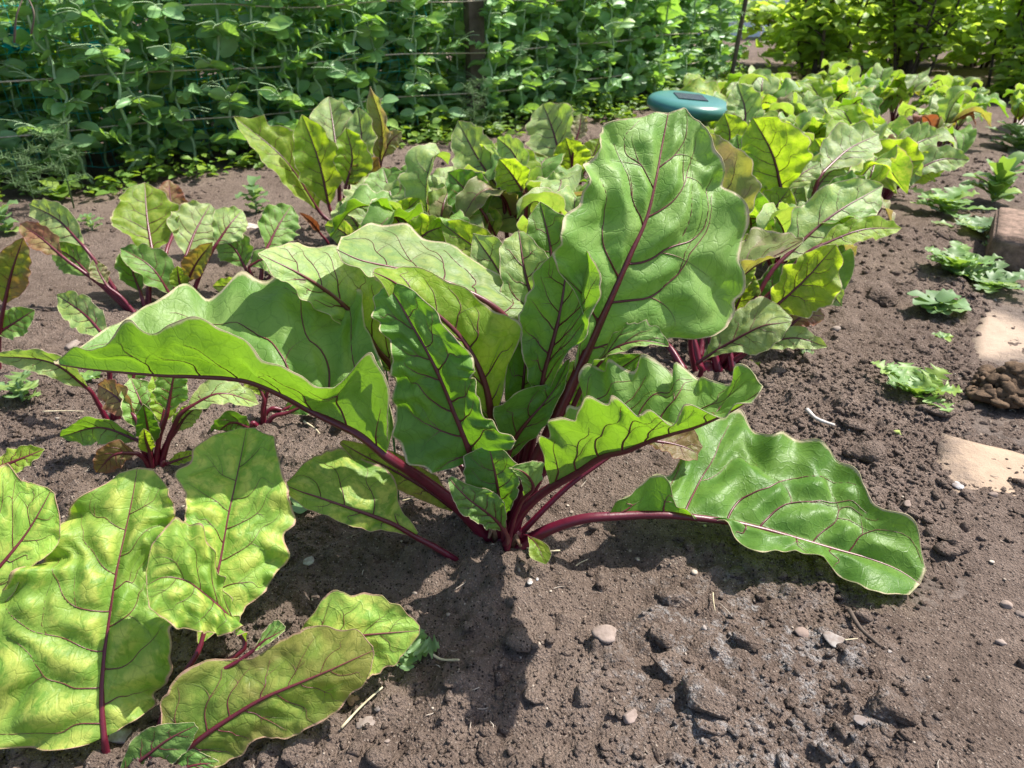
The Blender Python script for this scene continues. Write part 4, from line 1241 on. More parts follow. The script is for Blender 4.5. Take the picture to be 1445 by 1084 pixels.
def pea_proto(seed, hgt):
    rg = np.random.default_rng(seed)
    e = empty('pea_plant', (0, 0, 0), 'pea vine', 'pea plant')
    nn = int(hgt / 0.040)
    z = np.linspace(0, hgt, nn * 2)
    sx = 0.03 * np.cumsum(rg.normal(0, .22, nn * 2)) + rg.uniform(-.06, .06) * z / hgt; sy = 0.03 * np.cumsum(rg.normal(0, .22, nn * 2)) - 0.03 * z / hgt
    S = np.c_[sx, sy, z]; S[0] = 0
    Sm = cr(S, np.linspace(0, 1, nn * 4))
    mb = MB(); mb.tube(Sm, np.linspace(.0042, .0024, len(Sm)), 6)
    B, D, N_, Ln, Wd = [], [], [], [], []
    B2, D2, N2, L2_, W2 = [], [], [], [], []
    td = mb
    for i in range(1, nn):
        p = Sm[min(len(Sm) - 1, i * 4)]
        az = i * math.pi + rg.normal(0, .5) + seed
        up = rg.uniform(.1, .6)
        d = np.array([math.cos(az), math.sin(az), up]); d /= np.linalg.norm(d)
        side = np.array([-math.sin(az), math.cos(az), 0])
        big = 1.0 if i < nn - 3 else 0.7
        for s in (-1, 1):      # the broad stipules that clasp the stem
            dd = d * 0.55 + side * s * 0.75 + np.array([0, 0, rg.uniform(-.25, .5)])
            B.append(p); D.append(dd); N_.append(np.array([rg.normal(0, .5), rg.normal(0, .5) - .7, 0.6])); l = rg.uniform(.030, .058) * big; Ln.append(l); Wd.append(l * rg.uniform(.72, .9))
        pl = rg.uniform(.05, .085) * big
        q = p + d * pl + np.array([0, 0, .006])
        mid = p + d * pl * .5 + np.array([0, 0, .008])
        mb.tube(cr([p, mid, q], np.linspace(0, 1, 5)), [.0014, .0012, .0011, .001, .0009], 4)
        for pos in (0.35, 0.66, 0.97):
            pp = p + (q - p) * pos + np.array([0, 0, .006 * (1 - pos)])
            for s in (-1, 1):
                dd = d * 0.35 + side * s + np.array([0, 0, rg.uniform(-.35, .35)])
                B2.append(pp); D2.append(dd); N2.append(np.array([rg.normal(0, .6), rg.normal(0, .6) - .6, 0.7])); l = rg.uniform(.026, .052) * big; L2_.append(l); W2.append(l * rg.uniform(.55, .72))
        if i > 2:
            for s in (-1, 0, 1):
                t = np.linspace(0, 1, 10); tl = rg.uniform(.04, .09)
                C = q + np.outer(t, d + side * s * .5 + np.array([0, 0, .4])) * tl + np.outer(np.sin(t * 5 + s) * t * .012, side) + np.outer(t * t * -.03, [0, 0, 1])
                td.tube(C, np.linspace(.0012, .0007, 10), 3, cap=False)
    mb.build('stem', M_PEASTEM, e)
    v1, f1 = leaves(B, D, N_, Ln, Wd, T_ROUND); v2, f2 = leaves(B2, D2, N2, L2_, W2, T_OVAL)
    leaf_mesh('foliage', np.concatenate([v1, v2]), np.concatenate([f1, f2 + len(v1)]), M_PEA, e, 30)
    return e


def copy_tree(o, loc, rz, s, label, group):
    r = o.copy(); COL.objects.link(r); r.location = loc; r.rotation_euler = (0, 0, rz); r.scale = (s, s, s)
    r['label'] = label; r['group'] = group
    for ch in o.children:
        c = ch.copy(); COL.objects.link(c); c.parent = r
    return r


PROTO = [pea_proto(40 + i, h) for i, h in enumerate((.60, .68, .55, .72, .64, .58))]
rg = random.Random(21)
cnt = 0
for layer, (off0, sp) in enumerate(((0.07, 0.075), (0.17, 0.060), (0.30, 0.055), (0.44, 0.055))):
    tlen = 4.55
    t = 0.0
    while t < 1.0:
        (p, d, n) = pea_point(t, off0 + rg.uniform(-.05, .05))
        px = W / 2 + F * p[0] / (p[1] * CP + CH * SP)
        if px < 250: lab = 'pea vine with blue-green leaves at the left end of the pea row'
        elif px < 560: lab = 'pea vine in the row behind the withered beetroot'
        elif px < 760: lab = 'pea vine climbing close to the wooden post'
        else: lab = 'pea vine near the far end of the row, left of the bushes'
        pr = PROTO[cnt % len(PROTO)]
        if cnt < len(PROTO):
            pr.location = (p[0], p[1], 0); pr.rotation_euler = (0, 0, rg.uniform(-.7, .7)); pr['label'] = lab; pr['group'] = 'pea vines in the row'
        else:
            copy_tree(pr, (p[0], p[1], 0), rg.uniform(-.9, .9) + (math.pi if rg.random() < .3 else 0), rg.uniform(.9, 1.15) * (1.0, .95, .72, .62)[layer], lab, 'pea vines in the row')
        cnt += 1
        t += sp / tlen * rg.uniform(.75, 1.3)

# low growth at the foot of the peas
r_ = np.random.default_rng(3)
B, D, N_, Ln = [], [], [], []
for i in range(520):
    t = r_.uniform(0.0, 1.0)
    off = r_.normal(0.05, 0.05) - 0.035
    p, d, n = pea_point(t, off)
    h = r_.uniform(.02, .09) * (1.0 if off > 0.0 else 0.55)
    for k in range(r_.integers(5, 11)):
        az = r_.uniform(0, 6.28); q = np.array([p[0] + r_.normal(0, .016), p[1] + r_.normal(0, .016), h * r_.uniform(.15, 1.1) + hz(p[0], p[1])])
        B.append(q); D.append((math.cos(az), math.sin(az), r_.uniform(-.2, .6))); N_.append((r_.normal(0, .4), r_.normal(0, .4) - .2, 1.0)); Ln.append(r_.uniform(.012, .034))
v, f = leaves(B, D, N_, Ln, np.array(Ln) * r_.uniform(.5, .85, len(Ln)), T_SMALL)
o = leaf_mesh('undergrowth', v, f, M_UNDER, None, 12)
o['kind'] = 'stuff'; tag(o, 'low bright green weeds at the foot of the pea row', 'undergrowth')

# feathery dill between the peas
def feathery(at, hgt, label, seed):
    rg = np.random.default_rng(seed); mb = MB()
    e = np.array([at[0], at[1], hz(at[0], at[1])])
    mb.tube([(0, 0, 0), (.005, 0, hgt * .5), (0, .005, hgt)], [.002, .0016, .001], 5)
    for i in range(9):
        z = hgt * (.35 + .65 * i / 8); az = i * 2.4
        d = np.array([math.cos(az), math.sin(az), .35])
        for k in range(16):
            t = .010 + .038 * k / 15
            p = np.array([0, 0, z]) + d * t * (1.1 - .3 * i / 8)
            for j in range(3):
                q = p + np.array([rg.normal(0, 1), rg.normal(0, 1), rg.normal(.2, .7)]) * .012
                mb.tube([p, (p + q) / 2 + rg.normal(0, .002, 3), q], [.0007, .0006, .0004], 3, cap=False)
        mb.tube([(0, 0, z), np.array([0, 0, z]) + d * .02, np.array([0, 0, z]) + d * .048], .0009, 4)
    o = mb.build('dill_plant', M_WEED2)
    o.location = e
    return tag(o, label, 'dill', 'feathery dill plants among the peas')


feathery(pt(80, 215, 1.60)[:2], .17, 'taller feathery dill plant at the left end of the peas', 1)
feathery(pt(32, 240, 1.52)[:2], .13, 'short feathery dill plant near the left edge, in front of the peas', 2)
feathery(pt(668, 200, 2.2)[:2], .16, 'feathery grey-green dill plant at the foot of the wooden post', 3)

# post, sticks, twine, netting
def stick(name, P, R, mat, label, cat, sides=8, group=None):
    P = np.asarray(P, float); mb = MB(); t = np.linspace(0, 1, max(2, len(P) * 5))
    C = cr(P, t); C = C + 0.0 * C
    Rr = np.interp(t, np.linspace(0, 1, len(np.atleast_1d(R))), np.atleast_1d(R))
    rg = np.random.default_rng(len(label))
    Rr = Rr * (1 + 0.10 * rg.normal(0, 1, len(t)))
    mb.tube(C - P[0], Rr, sides)
    o = mb.build(name, mat); o.location = tuple(P[0])
    return tag(o, label, cat, group)


pp = pt(672, 175, 2.50)
mb = MB()
w = .018
for (x0, x1) in ((-.026, .026),):
    V = []
    for i, z in enumerate(np.linspace(-.05, 1.05, 14)):
        for sx, sy in ((-1, -1), (1, -1), (1, 1), (-1, 1)):
            V.append((sx * .026 + .002 * math.sin(z * 9), sy * .02 + .002 * math.cos(z * 7), z))
    fs = [(i * 4 + k, i * 4 + (k + 1) % 4, (i + 1) * 4 + (k + 1) % 4, (i + 1) * 4 + k) for i in range(13) for k in range(4)] + [(0, 3, 2, 1), (52, 53, 54, 55)]
    mb.add(V, fs)
o = mb.build('wooden_post', M_WOOD, None, False); o.location = (pp[0], pp[1], 0); o.rotation_euler = (0, 0, .5)
tag(o, 'square weathered wooden post standing among the peas', 'post')
q = pt(1030, 120, 3.6); stick('cane', [(q[0], q[1], 0), (q[0] + .02, q[1], .4), (q[0] + .06, q[1] - .02, .95)], [.011, .009], M_WOOD, 'thin brown cane at the far end of the pea row', 'cane')
for i, (a, b, c) in enumerate((((20, 60), (24, 20), (38, -15)), ((44, 48), (48, 20), (30, -20)))):
    stick('dry_stem', [pt(a[0], a[1], 1.30), pt(b[0], b[1], 1.30), pt(c[0], c[1], 1.32)], [.0018, .0010], M_WOOD, ('curved dry stem hanging among peas at the top left corner', 'second dry stem in the top left corner, the one bent the other way')[i], 'dry stem')


def twine(z, t0, t1, off, label):
    P = []
    for i, t in enumerate(np.linspace(t0, t1, 26)):
        p, d, n = pea_point(t, off)
        P.append((p[0], p[1], z + .004 * math.sin(i * 1.7) - .006 * math.sin(i * math.pi / 6) ** 2))
    t = np.linspace(0, 1, 260); C = cr(P, t); mb = MB()
    a = t * 900
    d = (C[-1] - C[0]); d /= np.linalg.norm(d); n = np.array([-d[1], d[0], 0])
    for k in (0, math.pi):
        Q = C + np.outer(np.cos(a + k), n) * .0008 + np.outer(np.sin(a + k), [0, 0, 1]) * .0008
        mb.tube(Q - C[0], .0016, 5)
    o = mb.build('twine', M_TWINE); o.location = tuple(C[0])
    tag(o, label, 'twine', 'twines stretched along the peas')


twine(.245, .0, 1, .055, 'pale twine stretched along the pea row at middle height, above the lowest one')
twine(.128, .0, 1, .055, 'lowest of the pale twines along the pea row, near the soil')
twine(.385, .35, 1, .045, 'uppermost twine on the pea row, near the top edge right of the post')

M_NET = simple_mat('teal_net', (0.0, 0.32, 0.31), (0.02, 0.52, 0.50), 60, 0.5, 0.1)
mb = MB()
nx, nz = 70, 15
G = np.zeros((nx, nz, 3))
for i in range(nx):
    p, d, n = pea_point(0.10 + 0.42 * i / nx, .13)
    for j in range(nz):
        wv = .02 * math.sin(i * .9 + j * .5) + .018 * math.sin(j * 1.3 + i * .35)
        G[i, j] = (p[0] + n[0] * wv, p[1] + n[1] * wv, .03 + j * .032 + .008 * math.sin(i * .7))
for i in range(nx): mb.tube(G[i], .0007, 3, cap=False)
for j in range(nz): mb.tube(G[:, j], .0007, 3, cap=False)
r_ = np.random.default_rng(8)
for i, j in ((6, 8), (9, 10), (14, 5), (20, 9), (24, 7), (30, 9), (12, 8), (4, 6), (36, 8), (17, 3), (8, 7), (11, 9), (22, 8)):     # where it is bunched up
    c = G[min(i, nx - 1), j]
    n_ = 9
    V = []
    for a in range(n_):
        for b in range(n_):
            V.append(c + np.array([(a / n_ - .5) * .075 + r_.normal(0, .004), r_.normal(0, .012) - .03, (b / n_ - .5) * .055 + r_.normal(0, .004)]))
    mb.add(V, [(a * n_ + b, a * n_ + b + 1, (a + 1) * n_ + b + 1, (a + 1) * n_ + b) for a in range(n_ - 1) for b in range(n_ - 1)])
o = mb.build('netting', M_NET)
tag(o, 'teal garden netting bunched behind the peas on the left', 'netting')

# ================================================================== bushes and the pale sky backdrop beyond the bed
def shrub(loc, hgt, wid, nst, nlf, mat, label, seed, lsize=.05, group='bushes at the far end of the bed', low=0.05, lean=0.0):
    rg = np.random.default_rng(seed)
    e = empty('currant_bush', (loc[0], loc[1], 0), label, 'bush', group)
    mb = MB(); tips = []
    for s in range(nst):
        az = rg.uniform(0, 6.28); sp = rg.uniform(.1, .55) * wid
        b = np.array([math.cos(az), math.sin(az), 0]) * rg.uniform(.01, .08)
        t_ = np.array([math.cos(az) * sp + lean * hgt, math.sin(az) * sp, hgt * rg.uniform(.75, 1.05)])
        m_ = (b + t_) * .5 + np.array([rg.normal(0, .03), rg.normal(0, .03), .05])
        C = cr([b, m_, t_], np.linspace(0, 1, 9))
        mb.tube(C, np.linspace(rg.uniform(.006, .011), .003, 9), 6)
        for k in range(rg.integers(4, 7)):
            q = C[rg.integers(2, 8)]
            d = np.array([rg.normal(0, 1), rg.normal(0, 1), rg.uniform(.2, 1.0)]); d /= np.linalg.norm(d)
            r = q + d * rg.uniform(.12, .3) * hgt
            Cb = cr([q, (q + r) / 2 + rg.normal(0, .015, 3), r], np.linspace(0, 1, 5))
            mb.tube(Cb, np.linspace(.004, .0016, 5), 4); tips.append(Cb)
        tips.append(C[2:])
    mb.build('stems', M_BARK, e)
    B, D, N_, L_ = [], [], [], []
    # leaves sit in clusters along the twigs
    for i in range(nlf // 5):
        if i % 5 < 3:
            Cb = tips[rg.integers(0, len(tips))]; c = Cb[rg.integers(0, len(Cb))] + rg.normal(0, .03, 3)
        else:
            a_, rr_ = rg.uniform(0, 6.28), wid * .5 * math.sqrt(rg.uniform(.05, 1))
            c = np.array([math.cos(a_) * rr_ + lean * hgt * .4, math.sin(a_) * rr_, hgt * rg.uniform(.02, .95)])
        if c[2] < low: continue
        for k in range(5):
            az = rg.uniform(0, 6.28)
            d = np.array([math.cos(az), math.sin(az), rg.uniform(-.5, .4)])
            B.append(c + d * rg.uniform(.005, .03)); D.append(d); N_.append((rg.normal(0, .45), rg.normal(0, .45), 1)); L_.append(lsize * rg.uniform(.6, 1.25))
    v, f = leaves(B, D, N_, L_, np.array(L_) * .85, T_SMALL)
    leaf_mesh('foliage', v, f, mat, e, 12)
    return e


shrub((1.46, 3.60), .52, .55, 8, 1300, M_SHRUB, 'airy bush with yellow-green leaves right of the pea row end', 1)
shrub((1.84, 3.55), .70, .6, 11, 1500, M_SHRUB, 'bush with slender dark upright stems in the middle of the far bed end', 2, low=.10)
shrub((2.26, 3.50), .72, .6, 11, 1500, M_SHRUB, 'bush with leaning dark stems right of the middle one', 3, low=.12, lean=.18)
shrub((2.72, 3.62), .60, .65, 9, 2400, M_SHRUB, 'dense bright bush at the right end of the bed', 4, lsize=.055)
shrub((3.25, 3.60), .42, .7, 8, 2400, M_SHRUB, 'low broad bright bush near the right edge, beyond the path', 5, lsize=.06)
shrub((1.62, 4.25), .34, .8, 9, 1200, M_SHRUB, 'back bush behind the airy yellow-green one', 7, lsize=.06)
shrub((2.12, 4.30), .45, .8, 9, 1500, M_SHRUB, 'back bush seen between the dark upright stems', 15, lsize=.06)
shrub((2.62, 4.35), .50, .9, 9, 1600, M_SHRUB, 'back bush behind the leaning dark stems', 8, lsize=.06)
shrub((3.35, 4.45), .38, .9, 9, 3000, M_SHRUB, 'back bush at the far right, before the pale sky backdrop', 9, lsize=.06)
shrub((2.62, 3.05), .24, .45, 8, 1500, M_SHRUB, 'knee-high leafy clump at the right edge beside the far path', 10, lsize=.05, low=.0)
shrub((2.22, 3.12), .20, .4, 7, 1200, M_SHRUB, 'knee-high leafy clump at the far end of the bed', 11, lsize=.045, low=.0)
shrub((0.0, 3.3), .50, .9, 9, 2600, M_SHRUB2, 'bush standing behind the middle of the pea row', 12, lsize=.06)
shrub((-0.75, 2.75), .45, .9, 9, 2600, M_SHRUB2, 'bush standing behind the left part of the pea row', 13, lsize=.06)
shrub((-1.5, 2.25), .42, .9, 9, 2600, M_SHRUB2, 'bush standing behind the left end of the pea row', 14, lsize=.06)
mb = MB()
for k in range(14):
    x0 = -1.5 + k * .72
    V = [(x0 + dx, 6.6 + dy, z) for z in (0, 1.5) for dx, dy in ((0, 0), (.70, 0), (.70, .04), (0, .04))]
    mb.add(V, [(0, 1, 5, 4), (1, 2, 6, 5), (2, 3, 7, 6), (3, 0, 4, 7), (4, 5, 6, 7), (3, 2, 1, 0)])
o = mb.build('sky_backdrop', simple_mat('pale_sky_boards', (0.78, 0.81, 0.86), (0.84, 0.86, 0.89), 3, 0.7, 0.1), None, False)  # upright boards added as a pale stand-in for sky between the bushes
tag(o, 'pale boards standing in for bright sky glimpsed beyond the bushes', 'backdrop')

# ================================================================== teal disc on its stake
DP = pt(973, 147, 1.60)
root = empty('solar_repeller', (DP[0], DP[1], hz(DP[0], DP[1])), 'round teal plastic garden device with a dark solar panel, standing among beets', 'garden device')
hz0 = hz(DP[0], DP[1]); top = DP[2] - hz0
def lathe(pr, n=48):
    V = []; fs = []
    for r, z in pr:
        for k in range(n):
            a = 2 * math.pi * k / n; V.append((r * math.cos(a), r * math.sin(a), z))
    for i in range(len(pr) - 1):
        for k in range(n):
            k2 = (k + 1) % n; fs.append((i * n + k, i * n + k2, (i + 1) * n + k2, (i + 1) * n + k))
    return V, fs
M_TEAL = simple_mat('teal_plastic', (0.034, 0.150, 0.122), (0.052, 0.188, 0.155), 12, 0.30, 0.05, 0.0005, 0.5)
M_DKGREEN = simple_mat('dark_green_plastic', (0.010, 0.045, 0.030), (0.016, 0.06, 0.04), 20, 0.45, 0.05)
M_PANEL = simple_mat('solar_cells', (0.012, 0.013, 0.02), (0.03, 0.03, 0.05), 90, 0.25, 0.0, 0.001, 0.5)
R0 = .089
prf = [(0.0, .004), (.03, .0045), (.060, .005), (.074, .003), (.083, -.002), (.0878, -.009), (R0, -.017), (.0875, -.026), (.082, -.033), (.072, -.037), (.050, -.038), (.049, -.034), (0.0, -.034)]
mb = MB(); V, fs = lathe(prf); mb.add(V, fs)
cap = mb.build('cap', M_TEAL, root); cap.scale = (1, 1, .78); cap.location = (0, 0, top + .010); cap.rotation_euler = (math.radians(3), math.radians(5), 0)
mb = MB()
V = [(x, y, z) for z in (.0035, .0072) for x, y in ((-.031, -.031), (.031, -.031), (.031, .031), (-.031, .031))]
mb.add(V, [(0, 3, 2, 1), (4, 5, 6, 7), (0, 1, 5, 4), (1, 2, 6, 5), (2, 3, 7, 6), (3, 0, 4, 7)])
sp = mb.build('solar_panel', M_PANEL, cap, False)
mb = MB(); V, fs = lathe([(0.0, top - .012), (.044, top - .014), (.045, top - .03), (.040, top - .075), (.037, top - .11), (.030, top - .12), (.022, top - .125), (.018, .04), (.016, -.02), (0, -.05)]); mb.add(V, fs)
mb.build('housing', M_DKGREEN, root)

# ================================================================== ground
def axis(lo, hi, step, far_lo, far_hi, g=1.12):
    c = list(np.arange(lo, hi + step / 2, step)); s = step
    while c[-1] < far_hi: s *= g; c.append(c[-1] + s)
    s = step
    while c[0] > far_lo: s *= g; c.insert(0, c[0] - s)
    return np.array(c)


gx = axis(-0.60, 0.70, 0.0024, -60, 60, 1.035); gy = axis(0.23, 0.92, 0.0024, -3, 90, 1.020)
XX, YY = np.meshgrid(gx, gy, indexing='xy')
ZZ = height(XX, YY)
V = np.stack([XX.ravel(), YY.ravel(), ZZ.ravel()], 1)
nxx, nyy = len(gx), len(gy)
ii, jj = np.meshgrid(np.arange(nyy - 1), np.arange(nxx - 1), indexing='ij'); a0 = (ii * nxx + jj).ravel()
print('GROUND', nxx, nyy)
gr = mesh_obj('soil', V, np.stack([a0, a0 + 1, a0 + nxx + 1, a0 + nxx], 1), M_SOIL)
gr['kind'] = 'structure'

# crumbs of earth
import bmesh
def ico(sub):
    bm = bmesh.new(); bmesh.ops.create_icosphere(bm, subdivisions=sub, radius=1.0)
    bm.verts.ensure_lookup_table()
    v = np.array([x.co[:] for x in bm.verts]); f = np.array([[q.index for q in p.verts] for p in bm.faces]); bm.free(); return v, f


ICO1, ICO2, ICO3, ICO4 = ico(1), ico(2), ico(3), ico(5)
def blob(n, seed, rad, pos, tpl, flat=(.55, .9), sink=.25, rough_=.22):
    r = np.random.default_rng(seed)
    tv, tf = tpl
    a = r.normal(0, 1, (n, 3)); a /= np.linalg.norm(a, axis=1)[:, None]
    b = r.normal(0, 1, (n, 3)); b /= np.linalg.norm(b, axis=1)[:, None]
    c = r.normal(0, 1, (n, 3)); c /= np.linalg.norm(c, axis=1)[:, None]
    sc = 1 + rough_ * np.sin(2.4 * (tv @ a.T).T * 1.6 + r.uniform(0, 6, (n, 1))) + rough_ * .8 * np.sin(3.7 * (tv @ b.T).T + r.uniform(0, 6, (n, 1))) + r.normal(0, rough_ * (.3 if len(tv) < 700 else .04), (n, len(tv)))
    V = tv[None] * sc[:, :, None]
    # chop flats so that crumbs look broken rather than round
    for q in (a, c):
        d = np.einsum('nvk,nk->nv', V, q); ex = np.clip(d - r.uniform(.35, .8, (n, 1)), 0, None); V = V - ex[:, :, None] * q[:, None, :] * .85
    st = np.stack([r.uniform(.8, 1.3, n), r.uniform(.8, 1.3, n), r.uniform(*flat, n)], 1)
    V = V * st[:, None, :] * rad[:, None, None]
    an = r.uniform(0, 6.28, n); ca, sa = np.cos(an)[:, None], np.sin(an)[:, None]
    X = V[:, :, 0] * ca - V[:, :, 1] * sa; Yy = V[:, :, 0] * sa + V[:, :, 1] * ca
    V = np.stack([X, Yy, V[:, :, 2]], 2) + pos[:, None, :] + np.array([0, 0, 1.0]) * (rad * (flat[0] - sink))[:, None, None]
    Fc = tf[None] + (np.arange(n) * len(tv))[:, None, None]
    return V.reshape(-1, 3), Fc.reshape(-1, 3)


r_ = np.random.default_rng(77)
def scatter(n, x0, x1, y0, y1, keep=1.0):
    x = r_.uniform(x0, x1, n); y = r_.uniform(y0, y1, n)
    pd = path_dist(x, y)
    dens = np.where(pd > 0.0, 0.5, 1.0) * np.clip(0.5 + 0.9 * rough(x, y, 7.0, 31), 0.1, 1)
    dens = dens * np.where((x < -.5) & (y > .85) & (y < 1.4), .3, 1)
    k = r_.uniform(0, 1, n) < dens * keep
    x, y = x[k], y[k]
    return np.stack([x, y, height(x, y)], 1)


VS, FS, nb = [], [], 0
def addb(v, f):
    global nb
    VS.append(v); FS.append(f + nb); nb += len(v)


p = scatter(60000, -.62, .75, .22, 1.1); addb(*blob(len(p), 1, r_.lognormal(math.log(.0016), .36, len(p)), p, ICO1, sink=.35))
p = scatter(9000, -1.2, 1.6, .9, 2.4); addb(*blob(len(p), 2, r_.lognormal(math.log(.0036), .4, len(p)), p, ICO1, sink=.4))
p = scatter(4200, -.6, .8, .24, 1.2); addb(*blob(len(p), 3, r_.lognormal(math.log(.0040), .32, len(p)), p, ICO2, sink=.4, rough_=.2))
p = scatter(120, -.55, .8, .26, 1.2); addb(*blob(len(p), 4, r_.lognormal(math.log(.0085), .3, len(p)), p, ICO3, (.45, .7), .45, .2))
o = mesh_obj('soil_crumbs', np.concatenate(VS), np.concatenate(FS), M_SOIL)
o['kind'] = 'stuff'; tag(o, 'crumbly lumps of brown soil strewn over the bed', 'soil')

# tiny fibres and grit lying in the soil
r_ = np.random.default_rng(909); mb = MB()
for i in range(260):
    x = r_.uniform(-.55, .75); y = r_.uniform(.26, 1.1); z = hz(x, y) + .0015
    a = r_.uniform(0, 6.28); l = r_.lognormal(math.log(.006), .5); d = np.array([math.cos(a), math.sin(a), r_.uniform(-.1, .25)]) * l
    p0 = np.array([x, y, z]); mb.tube([p0, p0 + d * .5 + r_.normal(0, .0008, 3), p0 + d], [.0004, .00045, .0002], 4, cap=False)
rad = r_.lognormal(math.log(.0011), .35, 420); P = np.stack([r_.uniform(-.55, .78, 420), r_.uniform(.26, 1.15, 420), np.zeros(420)], 1); P[:, 2] = height(P[:, 0], P[:, 1])
v, f = blob(420, 31, rad, P, ICO2, (.6, .9), .2, .15)
mb.add(v, f)
o = mb.build('soil_litter', simple_mat('litter', (.24, .19, .15), (.50, .43, .35), 60, .85, .3, .001)); o['kind'] = 'stuff'; tag(o, 'pale fibres and grit lying in the soil', 'litter')

# ================================================================== stones, straws, slabs and the rest on the ground
def stone(px, py, rx, label, colour, flat=(.5, .6), seed=0, cat='stone', sub=ICO3, el=1.0, rz=0.0, rough_=.12, name='stone', mat=None):
    g = gnd(px, py); dep = g[1] * CP + (CH - g[2]) * SP
    r = rx * dep / F * (1.0 if mat is not None else .68)
    gm = sum(colour) / 3; colour = tuple(.72 * (c * .55 + gm * .45) + .28 * b for c, b in zip(colour, (.17, .13, .105))) if cat == 'stone' else colour
    if mat is not None: sub = ICO4
    v, f = blob(1, seed + 300, np.array([r]), np.zeros((1, 3)), sub, flat, .3 if mat is not None else .16, rough_)
    amp = .10 if mat is not None else .045
    ex = [Vector(x) / r for x in v]
    from mathutils import noise as _n
    v = np.array([np.array(x) * (1 + amp * (_n.noise(e * 1.7 + Vector((seed, 0, 0))) + .6 * _n.noise(e * 4.1) + .45 * _n.noise(e * 9.0))) for x, e in zip(v, ex)])
    v[:, 0] *= el
    m = mat or simple_mat(name + '_stuff', (.19, .145, .12) if cat == 'stone' else tuple(c * .78 for c in colour), tuple(min(1, c * 1.2) for c in colour), 95, .9, .6, .001)
    o = mesh_obj(name, v, f, m)
    o.location = tuple(g); o.rotation_euler = (0, 0, rz)
    return tag(o, label, cat, None)


stone(436, 793, 11, 'smooth pale grey pebble between the front left beet and the yellowing leaf', (.42, .42, .40), seed=1)
stone(748, 820, 6, 'small white chip just below the foot of the largest beetroot', (.66, .64, .60), seed=2)
stone(758, 810, 3.5, 'tiny bluish white chip beside the small white one below the largest beetroot', (.55, .60, .68), seed=3, sub=ICO2)
stone(853, 897, 21, 'flattish pinkish stone right of the dark leaf shadow', (.36, .24, .18), seed=4)
stone(888, 1012, 18, 'angular pink stone at the lower tip of the leaf shadow', (.34, .22, .175), seed=5)
stone(1000, 992, 33, 'large oblong lump of dried earth in the front right of the soil', (.17, .135, .115), seed=6, el=1.0, rz=1.0, name='earth_clod', cat='clod', mat=M_SOIL, rough_=.10)
stone(994, 887, 7, 'small pale round pebble above the large earth lump', (.45, .40, .36), seed=7)
stone(1130, 895, 12, 'orange-red brick chip below the tip of the largest leaf', (.34, .19, .13), seed=8)
stone(1175, 905, 16, 'whitish crusted fragment right of the brick chip', (.33, .31, .28), seed=9, el=1.4, rz=-.5)
stone(1218, 1018, 13, 'flat grey slate chip near the bottom right slab', (.20, .20, .205), (.25, .3), 10, el=1.4, rz=-.6)
stone(1255, 1000, 26, 'dark round lump of earth against the corner of the slab', (.13, .10, .085), seed=11, name='earth_clod', cat='clod', mat=M_SOIL, rough_=.16)
stone(1240, 982, 10, 'reddish chip leaning on the dark round earth lump', (.30, .18, .14), seed=12)
stone(1420, 855, 11, 'orange pebble near the right edge on the path', (.42, .27, .18), seed=13)
stone(1412, 908, 9, 'pale peach pebble below the orange one near the right edge', (.46, .33, .25), seed=14)
stone(1178, 467, 10, 'buff pebble beside the mauve leaf of the right-hand beet', (.32, .24, .19), seed=15)
stone(1352, 686, 10, 'bluish white shard lying beside the tan slab', (.52, .54, .56), (.3, .4), 16)
stone(1280, 712, 9, 'small orange brick crumb left of the tan slab', (.36, .22, .15), seed=17)
stone(1402, 700, 8, 'small reddish crumb on the dirt of the right-hand slab', (.33, .19, .13), seed=18)
stone(533, 1000, 9, 'dark slate chip beside the straw at the bottom left', (.09, .09, .10), (.3, .4), 19)
stone(517, 1020, 18, 'flat buff stone half buried under the olive leaf tip', (.30, .245, .20), (.25, .35), 20)
stone(500, 988, 11, 'crumpled brown leaf scrap beside the straw at the bottom left', (.30, .18, .11), seed=21, name='leaf_scrap', cat='leaf scrap', rough_=.28)
stone(168, 1042, 22, 'grey stone under the front left beet between its stalks', (.34, .35, .36), seed=22)
stone(352, 322, 24, 'flat pale cream stone on the soil behind the small left beets', (.50, .42, .35), (.25, .35), 23)
stone(1255, 920, 4, 'tiny white speck of grit right of the crusted fragment', (.6, .56, .5), seed=24, sub=ICO2)
stone(585, 838, 5, 'small tan pebble above the front left beet leaf tip', (.30, .25, .20), seed=25, sub=ICO2)
stone(546, 1046, 5, 'small orange pebble near the bottom edge left of centre', (.36, .25, .19), seed=26, sub=ICO2)
stone(900, 790, 6, 'small rosy pebble below the long right-hand stalk', (.34, .24, .2), seed=27, sub=ICO2)
stone(104, 488, 17, 'flat tan stone beside the pale arched leaf on the left', (.30, .22, .17), (.3, .4), 28)
stone(1440, 868, 8, 'dark pebble at the right edge beside the orange one', (.10, .08, .07), seed=29)
stone(1265, 612, 8, 'pale green seedling bud right of the white twig', (.30, .36, .10), seed=31, name='seedling', cat='seedling', rough_=.25)
stone(968, 968, 7, 'tiny grey-green seedling beside the large earth lump', (.16, .26, .12), seed=32, name='seedling', cat='seedling', rough_=.3)
